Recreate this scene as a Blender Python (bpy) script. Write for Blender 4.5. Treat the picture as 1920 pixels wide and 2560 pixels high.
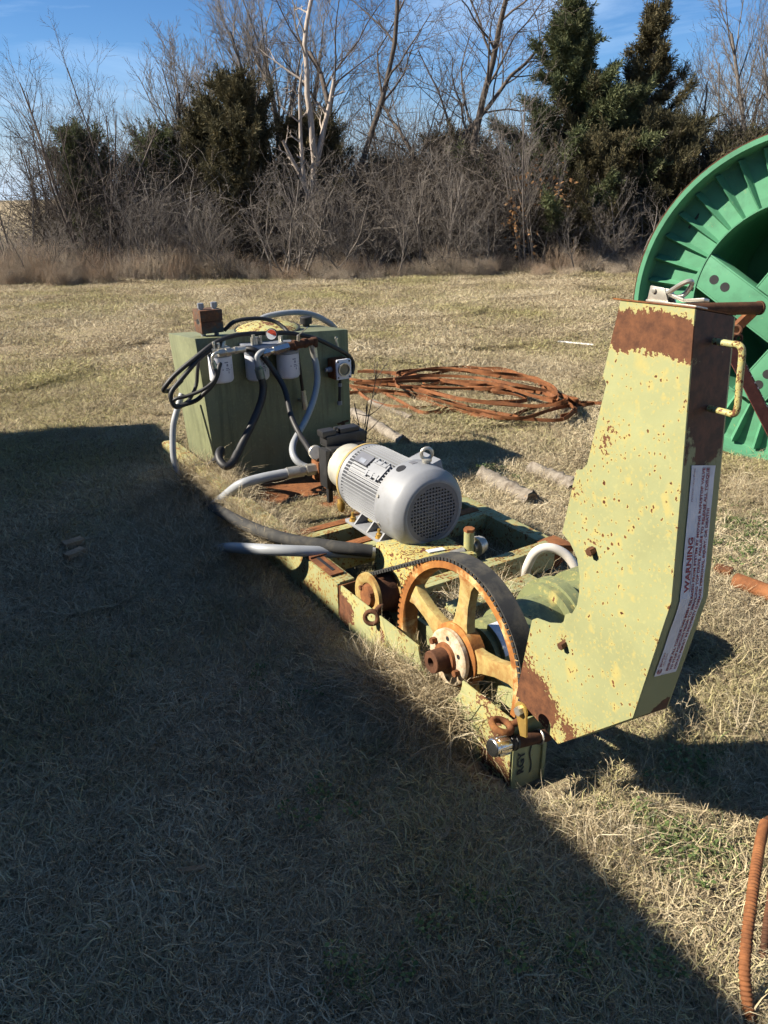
import bpy, bmesh, math, random
import numpy as np
from mathutils import Matrix, Vector

for o in list(bpy.data.objects):
    bpy.data.objects.remove(o)
SC = bpy.context.scene
COL = SC.collection
R = math.radians

# ------------------------------------------------------------------ camera
F_PX, HOR, ROLL, CAM_H = 1900.0, 480.0, R(1.0), 1.5      # photo is 1920 x 2560
PITCH = math.atan((1280 - HOR) / F_PX)
FW = np.array([0, math.cos(PITCH), -math.sin(PITCH)])
_U0 = np.array([0, math.sin(PITCH), math.cos(PITCH)]); _R0 = np.array([1.0, 0, 0])
RT = _R0 * math.cos(ROLL) - _U0 * math.sin(ROLL)
UP = _U0 * math.cos(ROLL) + _R0 * math.sin(ROLL)
CP = np.array([0, 0, CAM_H])
cam_d = bpy.data.cameras.new('camera')
cam = bpy.data.objects.new('camera', cam_d); COL.objects.link(cam)
cam_d.sensor_fit = 'VERTICAL'; cam_d.sensor_height = 36; cam_d.lens = 36 * F_PX / 2560
cam_d.clip_start = .05; cam_d.clip_end = 3000
cam.matrix_world = Matrix(((RT[0], UP[0], -FW[0], 0), (RT[1], UP[1], -FW[1], 0), (RT[2], UP[2], -FW[2], CAM_H), (0, 0, 0, 1)))
SC.camera = cam

# ------------------------------------------------------------------ sky, sun, exposure
SUN_EL, SUN_AZ = 37.0, 187.0        # azimuth of the sun counted from +X
world = bpy.data.worlds.new('World'); SC.world = world; world.use_nodes = True
nt = world.node_tree; nt.nodes.clear()
def wn(t, **k):
    n = nt.nodes.new(t)
    for a, b in k.items(): setattr(n, a, b)
    return n
sky = wn('ShaderNodeTexSky', sky_type='NISHITA', sun_disc=False, sun_elevation=R(SUN_EL), sun_rotation=R(90 - SUN_AZ),
         altitude=250, air_density=0.8, dust_density=0.0, ozone_density=2.0)
tc = wn('ShaderNodeTexCoord'); mp = wn('ShaderNodeMapping'); mp.inputs['Scale'].default_value = (1.2, 1.2, 6.0); mp.inputs['Rotation'].default_value = (R(6), R(-10), 0); mp.inputs['Location'].default_value = (.9, 1.4, .8)
no = wn('ShaderNodeTexNoise'); no.inputs['Scale'].default_value = 2.2; no.inputs['Detail'].default_value = 9; no.inputs['Roughness'].default_value = .62; no.inputs['Distortion'].default_value = .6
cr = wn('ShaderNodeValToRGB'); cr.color_ramp.elements[0].position = .50; cr.color_ramp.elements[1].position = .85
mx = wn('ShaderNodeMix', data_type='RGBA'); mx.inputs[7].default_value = (9.0, 9.6, 10.4, 1)
sc_ = wn('ShaderNodeMath', operation='MULTIPLY'); sc_.inputs[1].default_value = .62
bg = wn('ShaderNodeBackground'); bg.inputs['Strength'].default_value = .05
ou = wn('ShaderNodeOutputWorld')
L = nt.links.new
L(tc.outputs['Generated'], mp.inputs['Vector']); L(mp.outputs[0], no.inputs['Vector']); L(no.outputs['Fac'], cr.inputs[0])
L(cr.outputs[0], sc_.inputs[0]); L(sc_.outputs[0], mx.inputs[0]); L(sky.outputs[0], mx.inputs[6])
hs = wn('ShaderNodeHueSaturation'); hs.inputs['Saturation'].default_value = 1.18
tn = wn('ShaderNodeMix', data_type='RGBA', blend_type='MULTIPLY'); tn.inputs[0].default_value = 1.0; tn.inputs[7].default_value = (.84, 1.0, 1.16, 1)
L(mx.outputs[2], hs.inputs['Color']); L(hs.outputs[0], tn.inputs[6]); bw = wn('ShaderNodeRGBToBW'); pale = wn('ShaderNodeMix', data_type='RGBA', blend_type='MULTIPLY'); pale.inputs[0].default_value = 1.0; pale.inputs[7].default_value = (.80, .98, 1.20, 1)      # the haze low over the fields is pale blue, not yellow
sx = wn('ShaderNodeSeparateXYZ'); mr = wn('ShaderNodeMapRange'); mr.inputs['From Min'].default_value = .015; mr.inputs['From Max'].default_value = .13; hz = wn('ShaderNodeMix', data_type='RGBA')
L(tn.outputs[2], bw.inputs[0]); L(bw.outputs[0], pale.inputs[6]); L(tc.outputs['Generated'], sx.inputs[0]); L(sx.outputs[2], mr.inputs[0]); L(mr.outputs[0], hz.inputs[0]); L(pale.outputs[2], hz.inputs[6]); L(tn.outputs[2], hz.inputs[7]); L(hz.outputs[2], bg.inputs['Color']); L(bg.outputs[0], ou.inputs['Surface'])
sun_d = bpy.data.lights.new('sun', 'SUN'); sun_d.energy = 5.0; sun_d.angle = R(.53); sun_d.color = (1.0, .91, .77)
sun = bpy.data.objects.new('sun', sun_d); COL.objects.link(sun)
_sd = Vector((math.cos(R(SUN_AZ)) * math.cos(R(SUN_EL)), math.sin(R(SUN_AZ)) * math.cos(R(SUN_EL)), math.sin(R(SUN_EL))))
sun.rotation_euler = _sd.to_track_quat('Z', 'Y').to_euler(); sun.location = (-8, 0, 9)
vs = SC.view_settings; vs.view_transform = 'Standard'; vs.look = 'None'; vs.exposure = 1.25; vs.gamma = 1.0; vs.use_curve_mapping = False
SC.cycles.use_denoising = True; SC.cycles.use_adaptive_sampling = True; SC.cycles.adaptive_threshold = .05; SC.cycles.max_bounces = 4; SC.cycles.diffuse_bounces = 1; SC.cycles.glossy_bounces = 2

# ------------------------------------------------------------------ pixel helpers (photo pixels -> real points on real planes)
def ray(x, y): return RT * (x - 960) / F_PX + FW + UP * (1280 - y) / F_PX
def G(x, y, z=0.0):
    d = ray(x, y); return CP + d * (z - CAM_H) / d[2]
def GY(x, y, Y):
    d = ray(x, y); return CP + d * Y / d[1]
def px_of(p):
    q = np.array(p) - CP; zc = q @ FW; return 960 + F_PX * (q @ RT) / zc, 1280 - F_PX * (q @ UP) / zc
# machine frame: x = across the skid to the right, y = along it to the back, z = up
TH = R(32.0)
MX = np.array([math.cos(TH), math.sin(TH), 0]); MY = np.array([-math.sin(TH), math.cos(TH), 0]); MO = G(1274, 1959, 0)
def m2w(p): return MO + MX * p[0] + MY * p[1] + np.array([0, 0, p[2]])
def w2m(p):
    q = np.array(p) - MO; return np.array([q @ MX, q @ MY, q[2]])
def pX(x, y, v):
    d = ray(x, y); t = ((MO + MX * v - CP) @ MX) / (d @ MX); return w2m(CP + d * t)
def pY(x, y, u):
    d = ray(x, y); t = ((MO + MY * u - CP) @ MY) / (d @ MY); return w2m(CP + d * t)
def pZ(x, y, z): return w2m(G(x, y, z))

# ------------------------------------------------------------------ scene helpers
BASE = {}
def tag(o, label=None, cat=None, group=None, kind=None):
    if label: o['label'] = label
    if cat: o['category'] = cat
    if group: o['group'] = group
    if kind: o['kind'] = kind
    return o
def thing(name, label, cat, base=(0, 0, 0), machine=False, group=None):
    o = bpy.data.objects.new(name, None); COL.objects.link(o); o.empty_display_size = .1
    b = np.array(base, float)
    if machine:
        o.location = m2w(b); o.rotation_euler = (0, 0, TH)
    else:
        o.location = b
    BASE[o.name] = b
    return tag(o, label, cat, group)
def unit(v):
    v = np.array(v, float); return v / max(np.linalg.norm(v), 1e-9)
def frame(axis):
    a = unit(axis); r = np.array([0, 0, 1.0]) if abs(a[2]) < .9 else np.array([1.0, 0, 0])
    x = unit(np.cross(r, a)); return x, np.cross(a, x), a
def catmull(P, n=8):
    P = np.array(P, float)
    if len(P) < 3: return np.array([P[0] + (P[-1] - P[0]) * t for t in np.linspace(0, 1, n + 1)])
    Q = np.vstack([2 * P[0] - P[1], P, 2 * P[-1] - P[-2]]); out = []
    for i in range(1, len(Q) - 2):
        a, b, c, d = Q[i - 1:i + 3]
        for t in np.arange(n) / n:
            out.append(.5 * (2 * b + (c - a) * t + (2 * a - 5 * b + 4 * c - d) * t * t + (3 * b - a - 3 * c + d) * t ** 3))
    out.append(P[-1]); return np.array(out)
class MB:
    def __init__(s): s.v = []; s.f = []
    def add(s, vs, fs):
        k = len(s.v); s.v += [tuple(map(float, p)) for p in vs]; s.f += [tuple(i + k for i in f) for f in fs]; return s
    def hexa(s, c):      # 8 corners: bottom loop 0-3, top loop 4-7
        return s.add(c, [(3, 2, 1, 0), (4, 5, 6, 7), (0, 1, 5, 4), (1, 2, 6, 5), (2, 3, 7, 6), (3, 0, 4, 7)])
    def box(s, lo, hi):
        a, b = lo, hi
        return s.hexa([(a[0], a[1], a[2]), (b[0], a[1], a[2]), (b[0], b[1], a[2]), (a[0], b[1], a[2]), (a[0], a[1], b[2]), (b[0], a[1], b[2]), (b[0], b[1], b[2]), (a[0], b[1], b[2])])
    def obox(s, c, ax, ay, az, hx, hy, hz):
        c = np.array(c); ax, ay, az = unit(ax) * hx, unit(ay) * hy, unit(az) * hz
        return s.hexa([c - ax - ay - az, c + ax - ay - az, c + ax + ay - az, c - ax + ay - az, c - ax - ay + az, c + ax - ay + az, c + ax + ay + az, c - ax + ay + az])
    def bar(s, a, b, w, h, up=(0, 0, 1)):
        a = np.array(a, float); b = np.array(b, float); d = b - a; y = unit(np.cross(np.array(up, float), d)); z = unit(np.cross(d, y))
        return s.obox((a + b) / 2, d, y, z, np.linalg.norm(d) / 2, w / 2, h / 2)
    def lathe(s, c, axis, prof, n=24, cap=True):   # prof: (offset along axis, radius)
        x, y, a = frame(axis); c = np.array(c, float); k = len(prof); vs = []; fs = []
        for t, r in prof:
            for i in range(n):
                q = 2 * math.pi * i / n; vs.append(c + a * t + (x * math.cos(q) + y * math.sin(q)) * r)
        for j in range(k - 1):
            for i in range(n):
                i2 = (i + 1) % n; fs.append((j * n + i, j * n + i2, (j + 1) * n + i2, (j + 1) * n + i))
        if cap:
            fs.append(tuple(range(n - 1, -1, -1))); fs.append(tuple((k - 1) * n + i for i in range(n)))
        return s.add(vs, fs)
    def ringlathe(s, c, axis, prof, n=32):         # closed profile revolved (a ring)
        x, y, a = frame(axis); c = np.array(c, float); k = len(prof); vs = []; fs = []
        for t, r in prof:
            for i in range(n):
                q = 2 * math.pi * i / n; vs.append(c + a * t + (x * math.cos(q) + y * math.sin(q)) * r)
        for j in range(k):
            j2 = (j + 1) % k
            for i in range(n):
                i2 = (i + 1) % n; fs.append((j * n + i, j * n + i2, j2 * n + i2, j2 * n + i))
        return s.add(vs, fs)
    def cyl(s, a, b, r, r2=None, n=16):
        a = np.array(a, float); b = np.array(b, float); d = np.linalg.norm(b - a)
        return s.lathe(a, b - a, [(0, r), (d, r if r2 is None else r2)], n)
    def hexnut(s, a, b, r): return s.cyl(a, b, r, n=6)
    def torus(s, c, axis, R_, r, n=24, m=8):
        return s.ringlathe(c, axis, [(r * math.cos(q), R_ + r * math.sin(q)) for q in np.linspace(0, 2 * math.pi, m, endpoint=False)], n)
    def tube(s, P, r, n=10, cap=True, closed=False):
        P = np.array(P, float); k = len(P); T = np.gradient(P, axis=0)
        if closed: T = np.roll(P, -1, 0) - np.roll(P, 1, 0)
        x, y, a = frame(T[0]); vs = []; fs = []; rr = np.broadcast_to(np.array(r, float), (k,))
        for i in range(k):
            a = unit(T[i]); x = unit(x - a * (x @ a)); y = np.cross(a, x)
            for j in range(n):
                q = 2 * math.pi * j / n; vs.append(P[i] + (x * math.cos(q) + y * math.sin(q)) * rr[i])
        for i in range(k if closed else k - 1):
            i2 = (i + 1) % k
            for j in range(n):
                j2 = (j + 1) % n; fs.append((i * n + j, i * n + j2, i2 * n + j2, i2 * n + j))
        if cap and not closed:
            fs.append(tuple(range(n - 1, -1, -1))); fs.append(tuple((k - 1) * n + j for j in range(n)))
        return s.add(vs, fs)
    def ribbon(s, P, w, t, side=None, closed=False):   # flat strap: w along 'side', t along the normal
        P = np.array(P, float); k = len(P); T = np.gradient(P, axis=0)
        if closed: T = np.roll(P, -1, 0) - np.roll(P, 1, 0)
        vs = []; fs = []; side = np.broadcast_to(np.array(side, float), (k, 3))
        for i in range(k):
            a = unit(T[i]); b = unit(side[i] - a * (side[i] @ a)); c = np.cross(a, b)
            vs += [P[i] - b * w / 2 - c * t / 2, P[i] + b * w / 2 - c * t / 2, P[i] + b * w / 2 + c * t / 2, P[i] - b * w / 2 + c * t / 2]
        for i in range(k if closed else k - 1):
            i2 = (i + 1) % k
            for j in range(4): fs.append((i * 4 + j, i * 4 + (j + 1) % 4, i2 * 4 + (j + 1) % 4, i2 * 4 + j))
        if not closed: fs += [(3, 2, 1, 0), tuple((k - 1) * 4 + j for j in range(4))]
        return s.add(vs, fs)
    def prism(s, poly, fn, t0, t1):    # poly in 2D, fn(a, b, t) -> 3D
        n = len(poly); vs = [fn(a, b, t0) for a, b in poly] + [fn(a, b, t1) for a, b in poly]
        return s.add(vs, [tuple(range(n - 1, -1, -1)), tuple(range(n, 2 * n))] + [(i, (i + 1) % n, n + (i + 1) % n, n + i) for i in range(n)])
def root_base(p):
    while p is not None:
        if p.name in BASE: return BASE[p.name]
        p = p.parent
    return np.zeros(3)
def link(name, mb, mat, parent=None, smooth=40, bevel=0, loc=None, machine=False):
    me = bpy.data.meshes.new(name); b = root_base(parent)
    if parent is None and loc is not None: b = np.array(loc, float)
    me.from_pydata([tuple(np.array(p) - b) for p in mb.v], [], mb.f)
    bm = bmesh.new(); bm.from_mesh(me); bmesh.ops.recalc_face_normals(bm, faces=bm.faces)
    if bevel:
        es = [e for e in bm.edges if len(e.link_faces) == 2 and e.calc_face_angle(0) > R(35)]
        bmesh.ops.bevel(bm, geom=es, offset=bevel, segments=2, affect='EDGES', profile=.6, clamp_overlap=True)
    for f in bm.faces: f.smooth = smooth > 0
    for e in bm.edges:
        if len(e.link_faces) == 2: e.smooth = e.calc_face_angle(0) < R(smooth)
    bm.to_mesh(me); bm.free(); me.update()
    o = bpy.data.objects.new(name, me); COL.objects.link(o)
    if mat: me.materials.append(mat)
    if parent is not None: o.parent = parent
    elif machine:
        o.location = m2w(b); o.rotation_euler = (0, 0, TH); BASE[o.name] = b
    elif loc is not None:
        o.location = b; BASE[o.name] = b
    return o
def share(o, parent, off):       # an alike piece: same mesh data, moved
    c = bpy.data.objects.new(o.name.split('.')[0], o.data); COL.objects.link(c); c.parent = parent; c.location = off; return c
def npmesh(name, V, quads=None, tris=None, attr=None, mat=None):
    me = bpy.data.meshes.new(name); V = np.asarray(V, np.float32)
    nq = 0 if quads is None else len(quads); ntr = 0 if tris is None else len(tris)
    me.vertices.add(len(V)); me.vertices.foreach_set('co', V.ravel())
    idx = np.concatenate([np.asarray(quads, np.int32).ravel() if nq else np.zeros(0, np.int32), np.asarray(tris, np.int32).ravel() if ntr else np.zeros(0, np.int32)])
    me.loops.add(len(idx)); me.loops.foreach_set('vertex_index', idx.astype(np.int32))
    st = np.concatenate([np.arange(nq) * 4, nq * 4 + np.arange(ntr) * 3]).astype(np.int32)
    me.polygons.add(nq + ntr); me.polygons.foreach_set('loop_start', st)
    me.update(calc_edges=True)
    if attr is not None:
        a = me.attributes.new('shade', 'FLOAT', 'POINT'); a.data.foreach_set('value', np.asarray(attr, np.float32))
    if mat: me.materials.append(mat)
    return me
def linkmesh(name, me, parent=None, loc=None):
    o = bpy.data.objects.new(name, me); COL.objects.link(o)
    if parent is not None: o.parent = parent
    if loc is not None: o.location = loc
    return o
def text_mesh(s, size, bold=.0, res=2):
    cu = bpy.data.curves.new('lettering', 'FONT'); cu.body = s; cu.size = size; cu.offset = bold; cu.resolution_u = res; cu.fill_mode = 'FRONT'
    o = bpy.data.objects.new('lettering', cu); COL.objects.link(o)
    dg = bpy.context.evaluated_depsgraph_get(); me = bpy.data.meshes.new_from_object(o.evaluated_get(dg))
    V = [tuple(v.co) for v in me.vertices]; Fc = [tuple(p.vertices) for p in me.polygons]
    bpy.data.objects.remove(o); bpy.data.curves.remove(cu); bpy.data.meshes.remove(me)
    return V, Fc

# ------------------------------------------------------------------ materials
class N:
    def __init__(s, name):
        s.m = bpy.data.materials.new(name); s.m.use_nodes = True; s.t = s.m.node_tree; s.t.nodes.clear()
        s.out = s.n('ShaderNodeOutputMaterial'); s.b = s.n('ShaderNodeBsdfPrincipled'); s.l(s.b.outputs[0], s.out.inputs[0])
    def n(s, t, **k):
        x = s.t.nodes.new(t)
        for a, b in k.items(): setattr(x, a, b)
        return x
    def l(s, a, b): s.t.links.new(a, b)
    def coord(s, kind='Object'): return s.n('ShaderNodeTexCoord').outputs[kind]
    def noise(s, vec, scale, detail=5, rough=.55, dist=0):
        x = s.n('ShaderNodeTexNoise'); x.inputs['Scale'].default_value = scale; x.inputs['Detail'].default_value = detail
        x.inputs['Roughness'].default_value = rough; x.inputs['Distortion'].default_value = dist; s.l(vec, x.inputs['Vector']); return x.outputs['Fac']
    def ramp(s, fac, stops):
        x = s.n('ShaderNodeValToRGB'); e = x.color_ramp.elements
        while len(e) < len(stops): e.new(.5)
        for i, (p, c) in enumerate(stops):
            e[i].position = p; e[i].color = (c, c, c, 1) if not hasattr(c, '__len__') else (*c, 1)
        s.l(fac, x.inputs[0]); return x.outputs[0]
    def math(s, op, a, b, clamp=False):
        x = s.n('ShaderNodeMath', operation=op, use_clamp=clamp)
        for i, q in enumerate((a, b)):
            if isinstance(q, (int, float)): x.inputs[i].default_value = q
            else: s.l(q, x.inputs[i])
        return x.outputs[0]
    def mix(s, fac, a, b, blend='MIX'):
        x = s.n('ShaderNodeMix', data_type='RGBA', blend_type=blend)
        for i, q in ((0, fac), (6, a), (7, b)):
            if isinstance(q, (int, float)): x.inputs[i].default_value = q
            elif isinstance(q, tuple): x.inputs[i].default_value = (*q, 1)
            else: s.l(q, x.inputs[i])
        return x.outputs[2]
    def bump(s, h, strength=.3, dist=.01):
        x = s.n('ShaderNodeBump'); x.inputs['Strength'].default_value = strength; x.inputs['Distance'].default_value = dist
        s.l(h, x.inputs['Height']); s.l(x.outputs[0], s.b.inputs['Normal'])
    def near(s, vec, c, r0, r1):     # 1 within r0 of c, 0 beyond r1
        d = s.n('ShaderNodeVectorMath', operation='DISTANCE'); s.l(vec, d.inputs[0]); d.inputs[1].default_value = c
        x = s.n('ShaderNodeMapRange'); x.inputs['From Min'].default_value = r1; x.inputs['From Max'].default_value = r0; s.l(d.outputs['Value'], x.inputs[0]); return x.outputs[0]
    def axis(s, vec, i, a, b):       # 0 at a .. 1 at b along axis i
        q = s.n('ShaderNodeSeparateXYZ'); s.l(vec, q.inputs[0]); x = s.n('ShaderNodeMapRange'); x.inputs['From Min'].default_value = a; x.inputs['From Max'].default_value = b
        s.l(q.outputs[i], x.inputs[0]); return x.outputs[0]
    def set(s, col=None, rough=None, metal=None, spec=None):
        for k, v in (('Base Color', col), ('Roughness', rough), ('Metallic', metal), ('Specular IOR Level', spec)):
            if v is None: continue
            if isinstance(v, tuple): s.b.inputs[k].default_value = (*v, 1)
            elif isinstance(v, (int, float)): s.b.inputs[k].default_value = v
            else: s.l(v, s.b.inputs[k])
        return s.m
def plain(name, col, rough=.6, metal=0, var=.25, scale=12, bump=.1, dirt=None, dirt_amt=.4):
    n = N(name); v = n.coord(); f = n.noise(v, scale, 6, .6)
    c = n.mix(n.ramp(f, [(.3, 0.0), (.7, 1.0)]), tuple(x * (1 - var) for x in col), tuple(min(1, x * (1 + var * .6)) for x in col))
    if dirt: c = n.mix(n.ramp(n.noise(v, scale * .6, 8, .7), [(1 - dirt_amt - .12, 0.0), (1 - dirt_amt + .12, 1.0)]), c, dirt)
    if bump: n.bump(n.noise(v, scale * 6, 4), bump, .004)
    return n.set(c, rough, metal)
RUST = (.15, .06, .026); RUST_D = (.07, .028, .014); PRIMER = (.38, .325, .12); PAINT = (.29, .302, .152)
def painted(name, paint=PAINT, amount=.5, biases=(), spots=True, scale=9, primer=PRIMER, chips=.66, metal_rust=RUST, spot=1.0, flat=False, streak=0):
    # sun-faded paint that chips to yellow primer and rust; 'biases' push rust to given places
    n = N(name); v = n.coord()
    big = n.noise(v, scale * .45, 4, .6); med = n.noise(v, scale * 2.2, 8, .68, .4); fine = n.noise(v, scale * 13, 4, .6)
    p = n.mix(n.ramp(big, [(.35, 0.0), (.65, 1.0)]), tuple(x * .86 for x in paint), tuple(x * 1.06 for x in paint))
    p = n.mix(n.ramp(n.noise(v, scale * .8, 6, .7, .5), [(.50, 0.0), (.68, .38)]), p, tuple(a * .55 + b * .45 for a, b in zip(paint, primer)))
    p = n.mix(n.ramp(n.noise(v, scale * 12, 2, .4), [(.60, 0.0), (.70, .5)]), p, tuple(a * .7 + b * .4 for a, b in zip(paint, primer)))
    if streak:     # grime run down the plate
        ms_ = n.n('ShaderNodeMapping'); ms_.inputs['Scale'].default_value = (1, 1, .07); n.l(v, ms_.inputs[0]); sk_ = n.noise(ms_.outputs[0], 28, 6, .65, .2)
        p = n.mix(n.ramp(sk_, [(.50, 0.0), (.72, streak)]), p, tuple(x * .38 for x in paint)); p = n.mix(n.ramp(n.noise(v, 3.5, 7, .7, .8), [(.52, 0.0), (.66, streak * .8)]), p, tuple(x * .55 for x in paint))
        p = n.mix(n.ramp(n.noise(v, 60, 5, .7), [(.62, 0.0), (.70, streak * .6)]), p, tuple(min(1, x * 1.5) for x in paint))
    t = n.math('ADD', n.math('MULTIPLY', med, .58), n.math('MULTIPLY', fine, .66)); t = n.math('ADD', t, amount - .66)
    for c, r0, r1, s in biases: t = n.math('ADD', t, n.math('MULTIPLY', n.near(v, c, r0, r1), s))
    c1 = n.mix(n.ramp(t, [(chips - .09, 0.0), (chips - .01, .9)]), p, primer)
    rcol = n.mix(n.ramp(n.noise(v, scale * 5, 6, .7), [(.35, 0.0), (.65, 1.0)]), RUST_D, metal_rust)
    rm = n.ramp(t, [(chips - .005, 0.0), (chips + .03, 1.0)])
    c2 = n.mix(rm, c1, rcol)
    if spots:      # round and slightly drawn-out chips, a yellow halo about each
        for sc, thr, k, st in (((scale * 1.7, .70, .34, .6), (scale * 3.6, .62, .36, .75), (scale * 9.5, .50, .42, .8)) if flat else ((scale * 2.0, .72, .55, .65), (scale * 5.2, .62, .5, .8))):
            mp_ = n.n('ShaderNodeMapping'); mp_.inputs['Scale'].default_value = (1, 1, st); mp_.inputs['Rotation'].default_value = (.25, 0, 0); n.l(v, mp_.inputs[0])
            nz = n.n('ShaderNodeTexNoise'); nz.inputs['Scale'].default_value = sc * 1.8; nz.inputs['Detail'].default_value = 4; n.l(v, nz.inputs['Vector'])
            wm = n.n('ShaderNodeVectorMath', operation='SCALE'); n.l(nz.outputs['Color'], wm.inputs[0]); wm.inputs['Scale'].default_value = .8 / sc
            wv = n.n('ShaderNodeVectorMath', operation='ADD'); n.l(mp_.outputs[0], wv.inputs[0]); n.l(wm.outputs[0], wv.inputs[1])
            vo = n.n('ShaderNodeTexVoronoi'); vo.inputs['Scale'].default_value = sc
            if flat:      # chips on a plate lying in the y-z plane
                s3 = n.n('ShaderNodeSeparateXYZ'); c3 = n.n('ShaderNodeCombineXYZ'); n.l(wv.outputs[0], s3.inputs[0]); n.l(s3.outputs[1], c3.inputs[0]); n.l(s3.outputs[2], c3.inputs[1]); vo.voronoi_dimensions = '2D'; n.l(c3.outputs[0], vo.inputs['Vector'])
            else: n.l(wv.outputs[0], vo.inputs['Vector'])
            sep = n.n('ShaderNodeSeparateColor'); n.l(vo.outputs['Color'], sep.inputs[0])
            size = n.math('MULTIPLY', n.math('SUBTRACT', sep.outputs[0], thr, True), k * spot / (1 - thr)); size = n.math('MULTIPLY', size, n.ramp(n.noise(v, scale * .9, 4, .6), [(.40, .12), (.62, 1.0)]))
            d = n.math('SUBTRACT', vo.outputs['Distance'], size); on = n.math('GREATER_THAN', size, .02)
            halo = n.ramp(d, [(0.0, 1.0), (.22, 0.0)]); dot = n.math('LESS_THAN', d, -.06)
            c2 = n.mix(n.math('MULTIPLY', halo, n.math('MULTIPLY', on, .8)), c2, primer); c2 = n.mix(n.math('MULTIPLY', dot, on), c2, rcol)
        c2 = n.mix(rm, c2, rcol)
    n.bump(n.math('SUBTRACT', n.math('MULTIPLY', fine, .3), rm), .35, .003)
    rough = n.math('MULTIPLY_ADD', rm, .35); rough.node.inputs[2].default_value = .5
    return n.set(c2, rough, 0, .35)
def rusty(name, a=RUST, b=RUST_D, c=(.30, .13, .035), scale=14, paint=None, pa=.5):
    n = N(name); v = n.coord(); f = n.noise(v, scale, 8, .68, .3); g = n.noise(v, scale * 6, 4, .6)
    col = n.ramp(f, [(.28, b), (.5, a), (.72, c)]); col = n.mix(n.ramp(g, [(.45, 0.0), (.7, .5)]), col, b)
    if paint: col = n.mix(n.ramp(n.noise(v, scale * .5, 7, .7), [(pa - .05, 0.0), (pa + .05, 1.0)]), col, paint)
    n.bump(n.math('ADD', f, n.math('MULTIPLY', g, .6)), .45, .005); return n.set(col, .85, 0, .25)

M = {}
M['paint'] = painted('green_paint', amount=.56, spot=.7)
M['guard'] = painted('guard_paint', flat=True, amount=.535, biases=[((0, -.40, .03), .04, .14, .22), ((0, -.36, .19), .03, .12, .16), ((0, .45, .12), .03, .09, .4), ((0, .08, .2), .02, .1, .12)])
M['tank'] = painted('tank_paint', paint=(.195, .21, .12), amount=.43, scale=6, streak=.7, spots=False, primer=(.30, .31, .15))
M['frame'] = painted('frame_paint', amount=.635, scale=7, primer=(.31, .21, .06), metal_rust=(.22, .09, .03))
M['rust'] = rusty('rust')
M['rust_d'] = rusty('dark_rust', (.085, .038, .02), (.04, .02, .013), (.14, .06, .03))
M['rust_o'] = rusty('orange_rust', (.20, .078, .03), (.09, .038, .018), (.29, .125, .048))
M['wheel'] = rusty('wheel_rust', (.30, .12, .03), (.16, .06, .02), (.42, .22, .06), 9, (.58, .46, .22), .56)
M['wheelface'] = rusty('wheel_face', (.37, .285, .105), (.22, .09, .025), (.46, .39, .21), 8, (.22, .085, .022), .55)
M['flange'] = rusty('flange_rust', (.46, .38, .26), (.27, .12, .04), (.58, .53, .44), 11, (.24, .095, .03), .58)
M['rubber'] = plain('black_rubber', (.016, .016, .017), .55, 0, .3, 20, .1, (.06, .055, .045), .28)
M['rubber2'] = plain('belt_rubber', (.028, .028, .027), .85, 0, .3, 20, .15, (.09, .08, .06), .4)
M['grey_hose'] = plain('grey_hose', (.27, .285, .30), .5, 0, .12, 14, .06, (.26, .25, .23), .25)
M['white_hose'] = plain('white_hose', (.56, .525, .475), .5, 0, .1, 14, .05, (.4, .36, .3), .3)
M['zinc'] = plain('zinc_steel', (.48, .46, .40), .42, .7, .25, 30, .1, (.25, .17, .1), .25)
M['chrome'] = plain('chrome', (.62, .61, .57), .26, 1, .12, 30, .04, (.3, .22, .14), .22)
M['motor'] = plain('motor_grey_paint', (.235, .245, .262), .55, .05, .14, 9, .08, (.17, .16, .14), .34)
M['motor_d'] = plain('motor_grille_paint', (.13, .135, .155), .5, .1, .1, 8, .05)
M['dark'] = plain('dark_steel', (.018, .018, .02), .6, .1, .3, 20, .1)
M['pump'] = plain('pump_black', (.03, .03, .031), .45, .2, .3, 16, .15, (.10, .095, .085), .3)
M['bell'] = plain('bell_housing', (.52, .50, .42), .45, .35, .2, 14, .15, (.35, .28, .16), .3)
M['ochre'] = plain('ochre_ring', (.38, .27, .10), .6, 0, .3, 20, .1)
M['filter'] = plain('filter_white', (.62, .63, .68), .4, 0, .05, 10, .02, (.35, .33, .32), .16)
M['head'] = plain('filter_head', (.22, .24, .28), .5, .3, .2, 20, .1)
M['glass'] = plain('gauge_glass', (.62, .60, .55), .15, 0, .15, 40, 0)
M['face_r'] = plain('gauge_red', (.65, .09, .04), .3, 0, .1, 30, 0)
M['face_w'] = plain('gauge_white', (.8, .8, .77), .3, 0, .05, 30, 0)
M['decal'] = plain('decal_white', (.62, .63, .66), .55, 0, .12, 25, .15, (.42, .40, .38), .3)
M['decal2'] = plain('decal_paper', (.60, .62, .62), .6, 0, .15, 25, .1, (.4, .38, .33), .3)
M['ink'] = plain('decal_red_ink', (.26, .022, .045), .6, 0, .25, 60, 0)
M['ink_d'] = plain('decal_dark_ink', (.022, .028, .026), .7, 0, .2, 60, 0)
M['tab'] = plain('zinc_yellow_plating', (.55, .36, .10), .38, .6, .25, 25, .1, (.3, .14, .04), .3)
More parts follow.
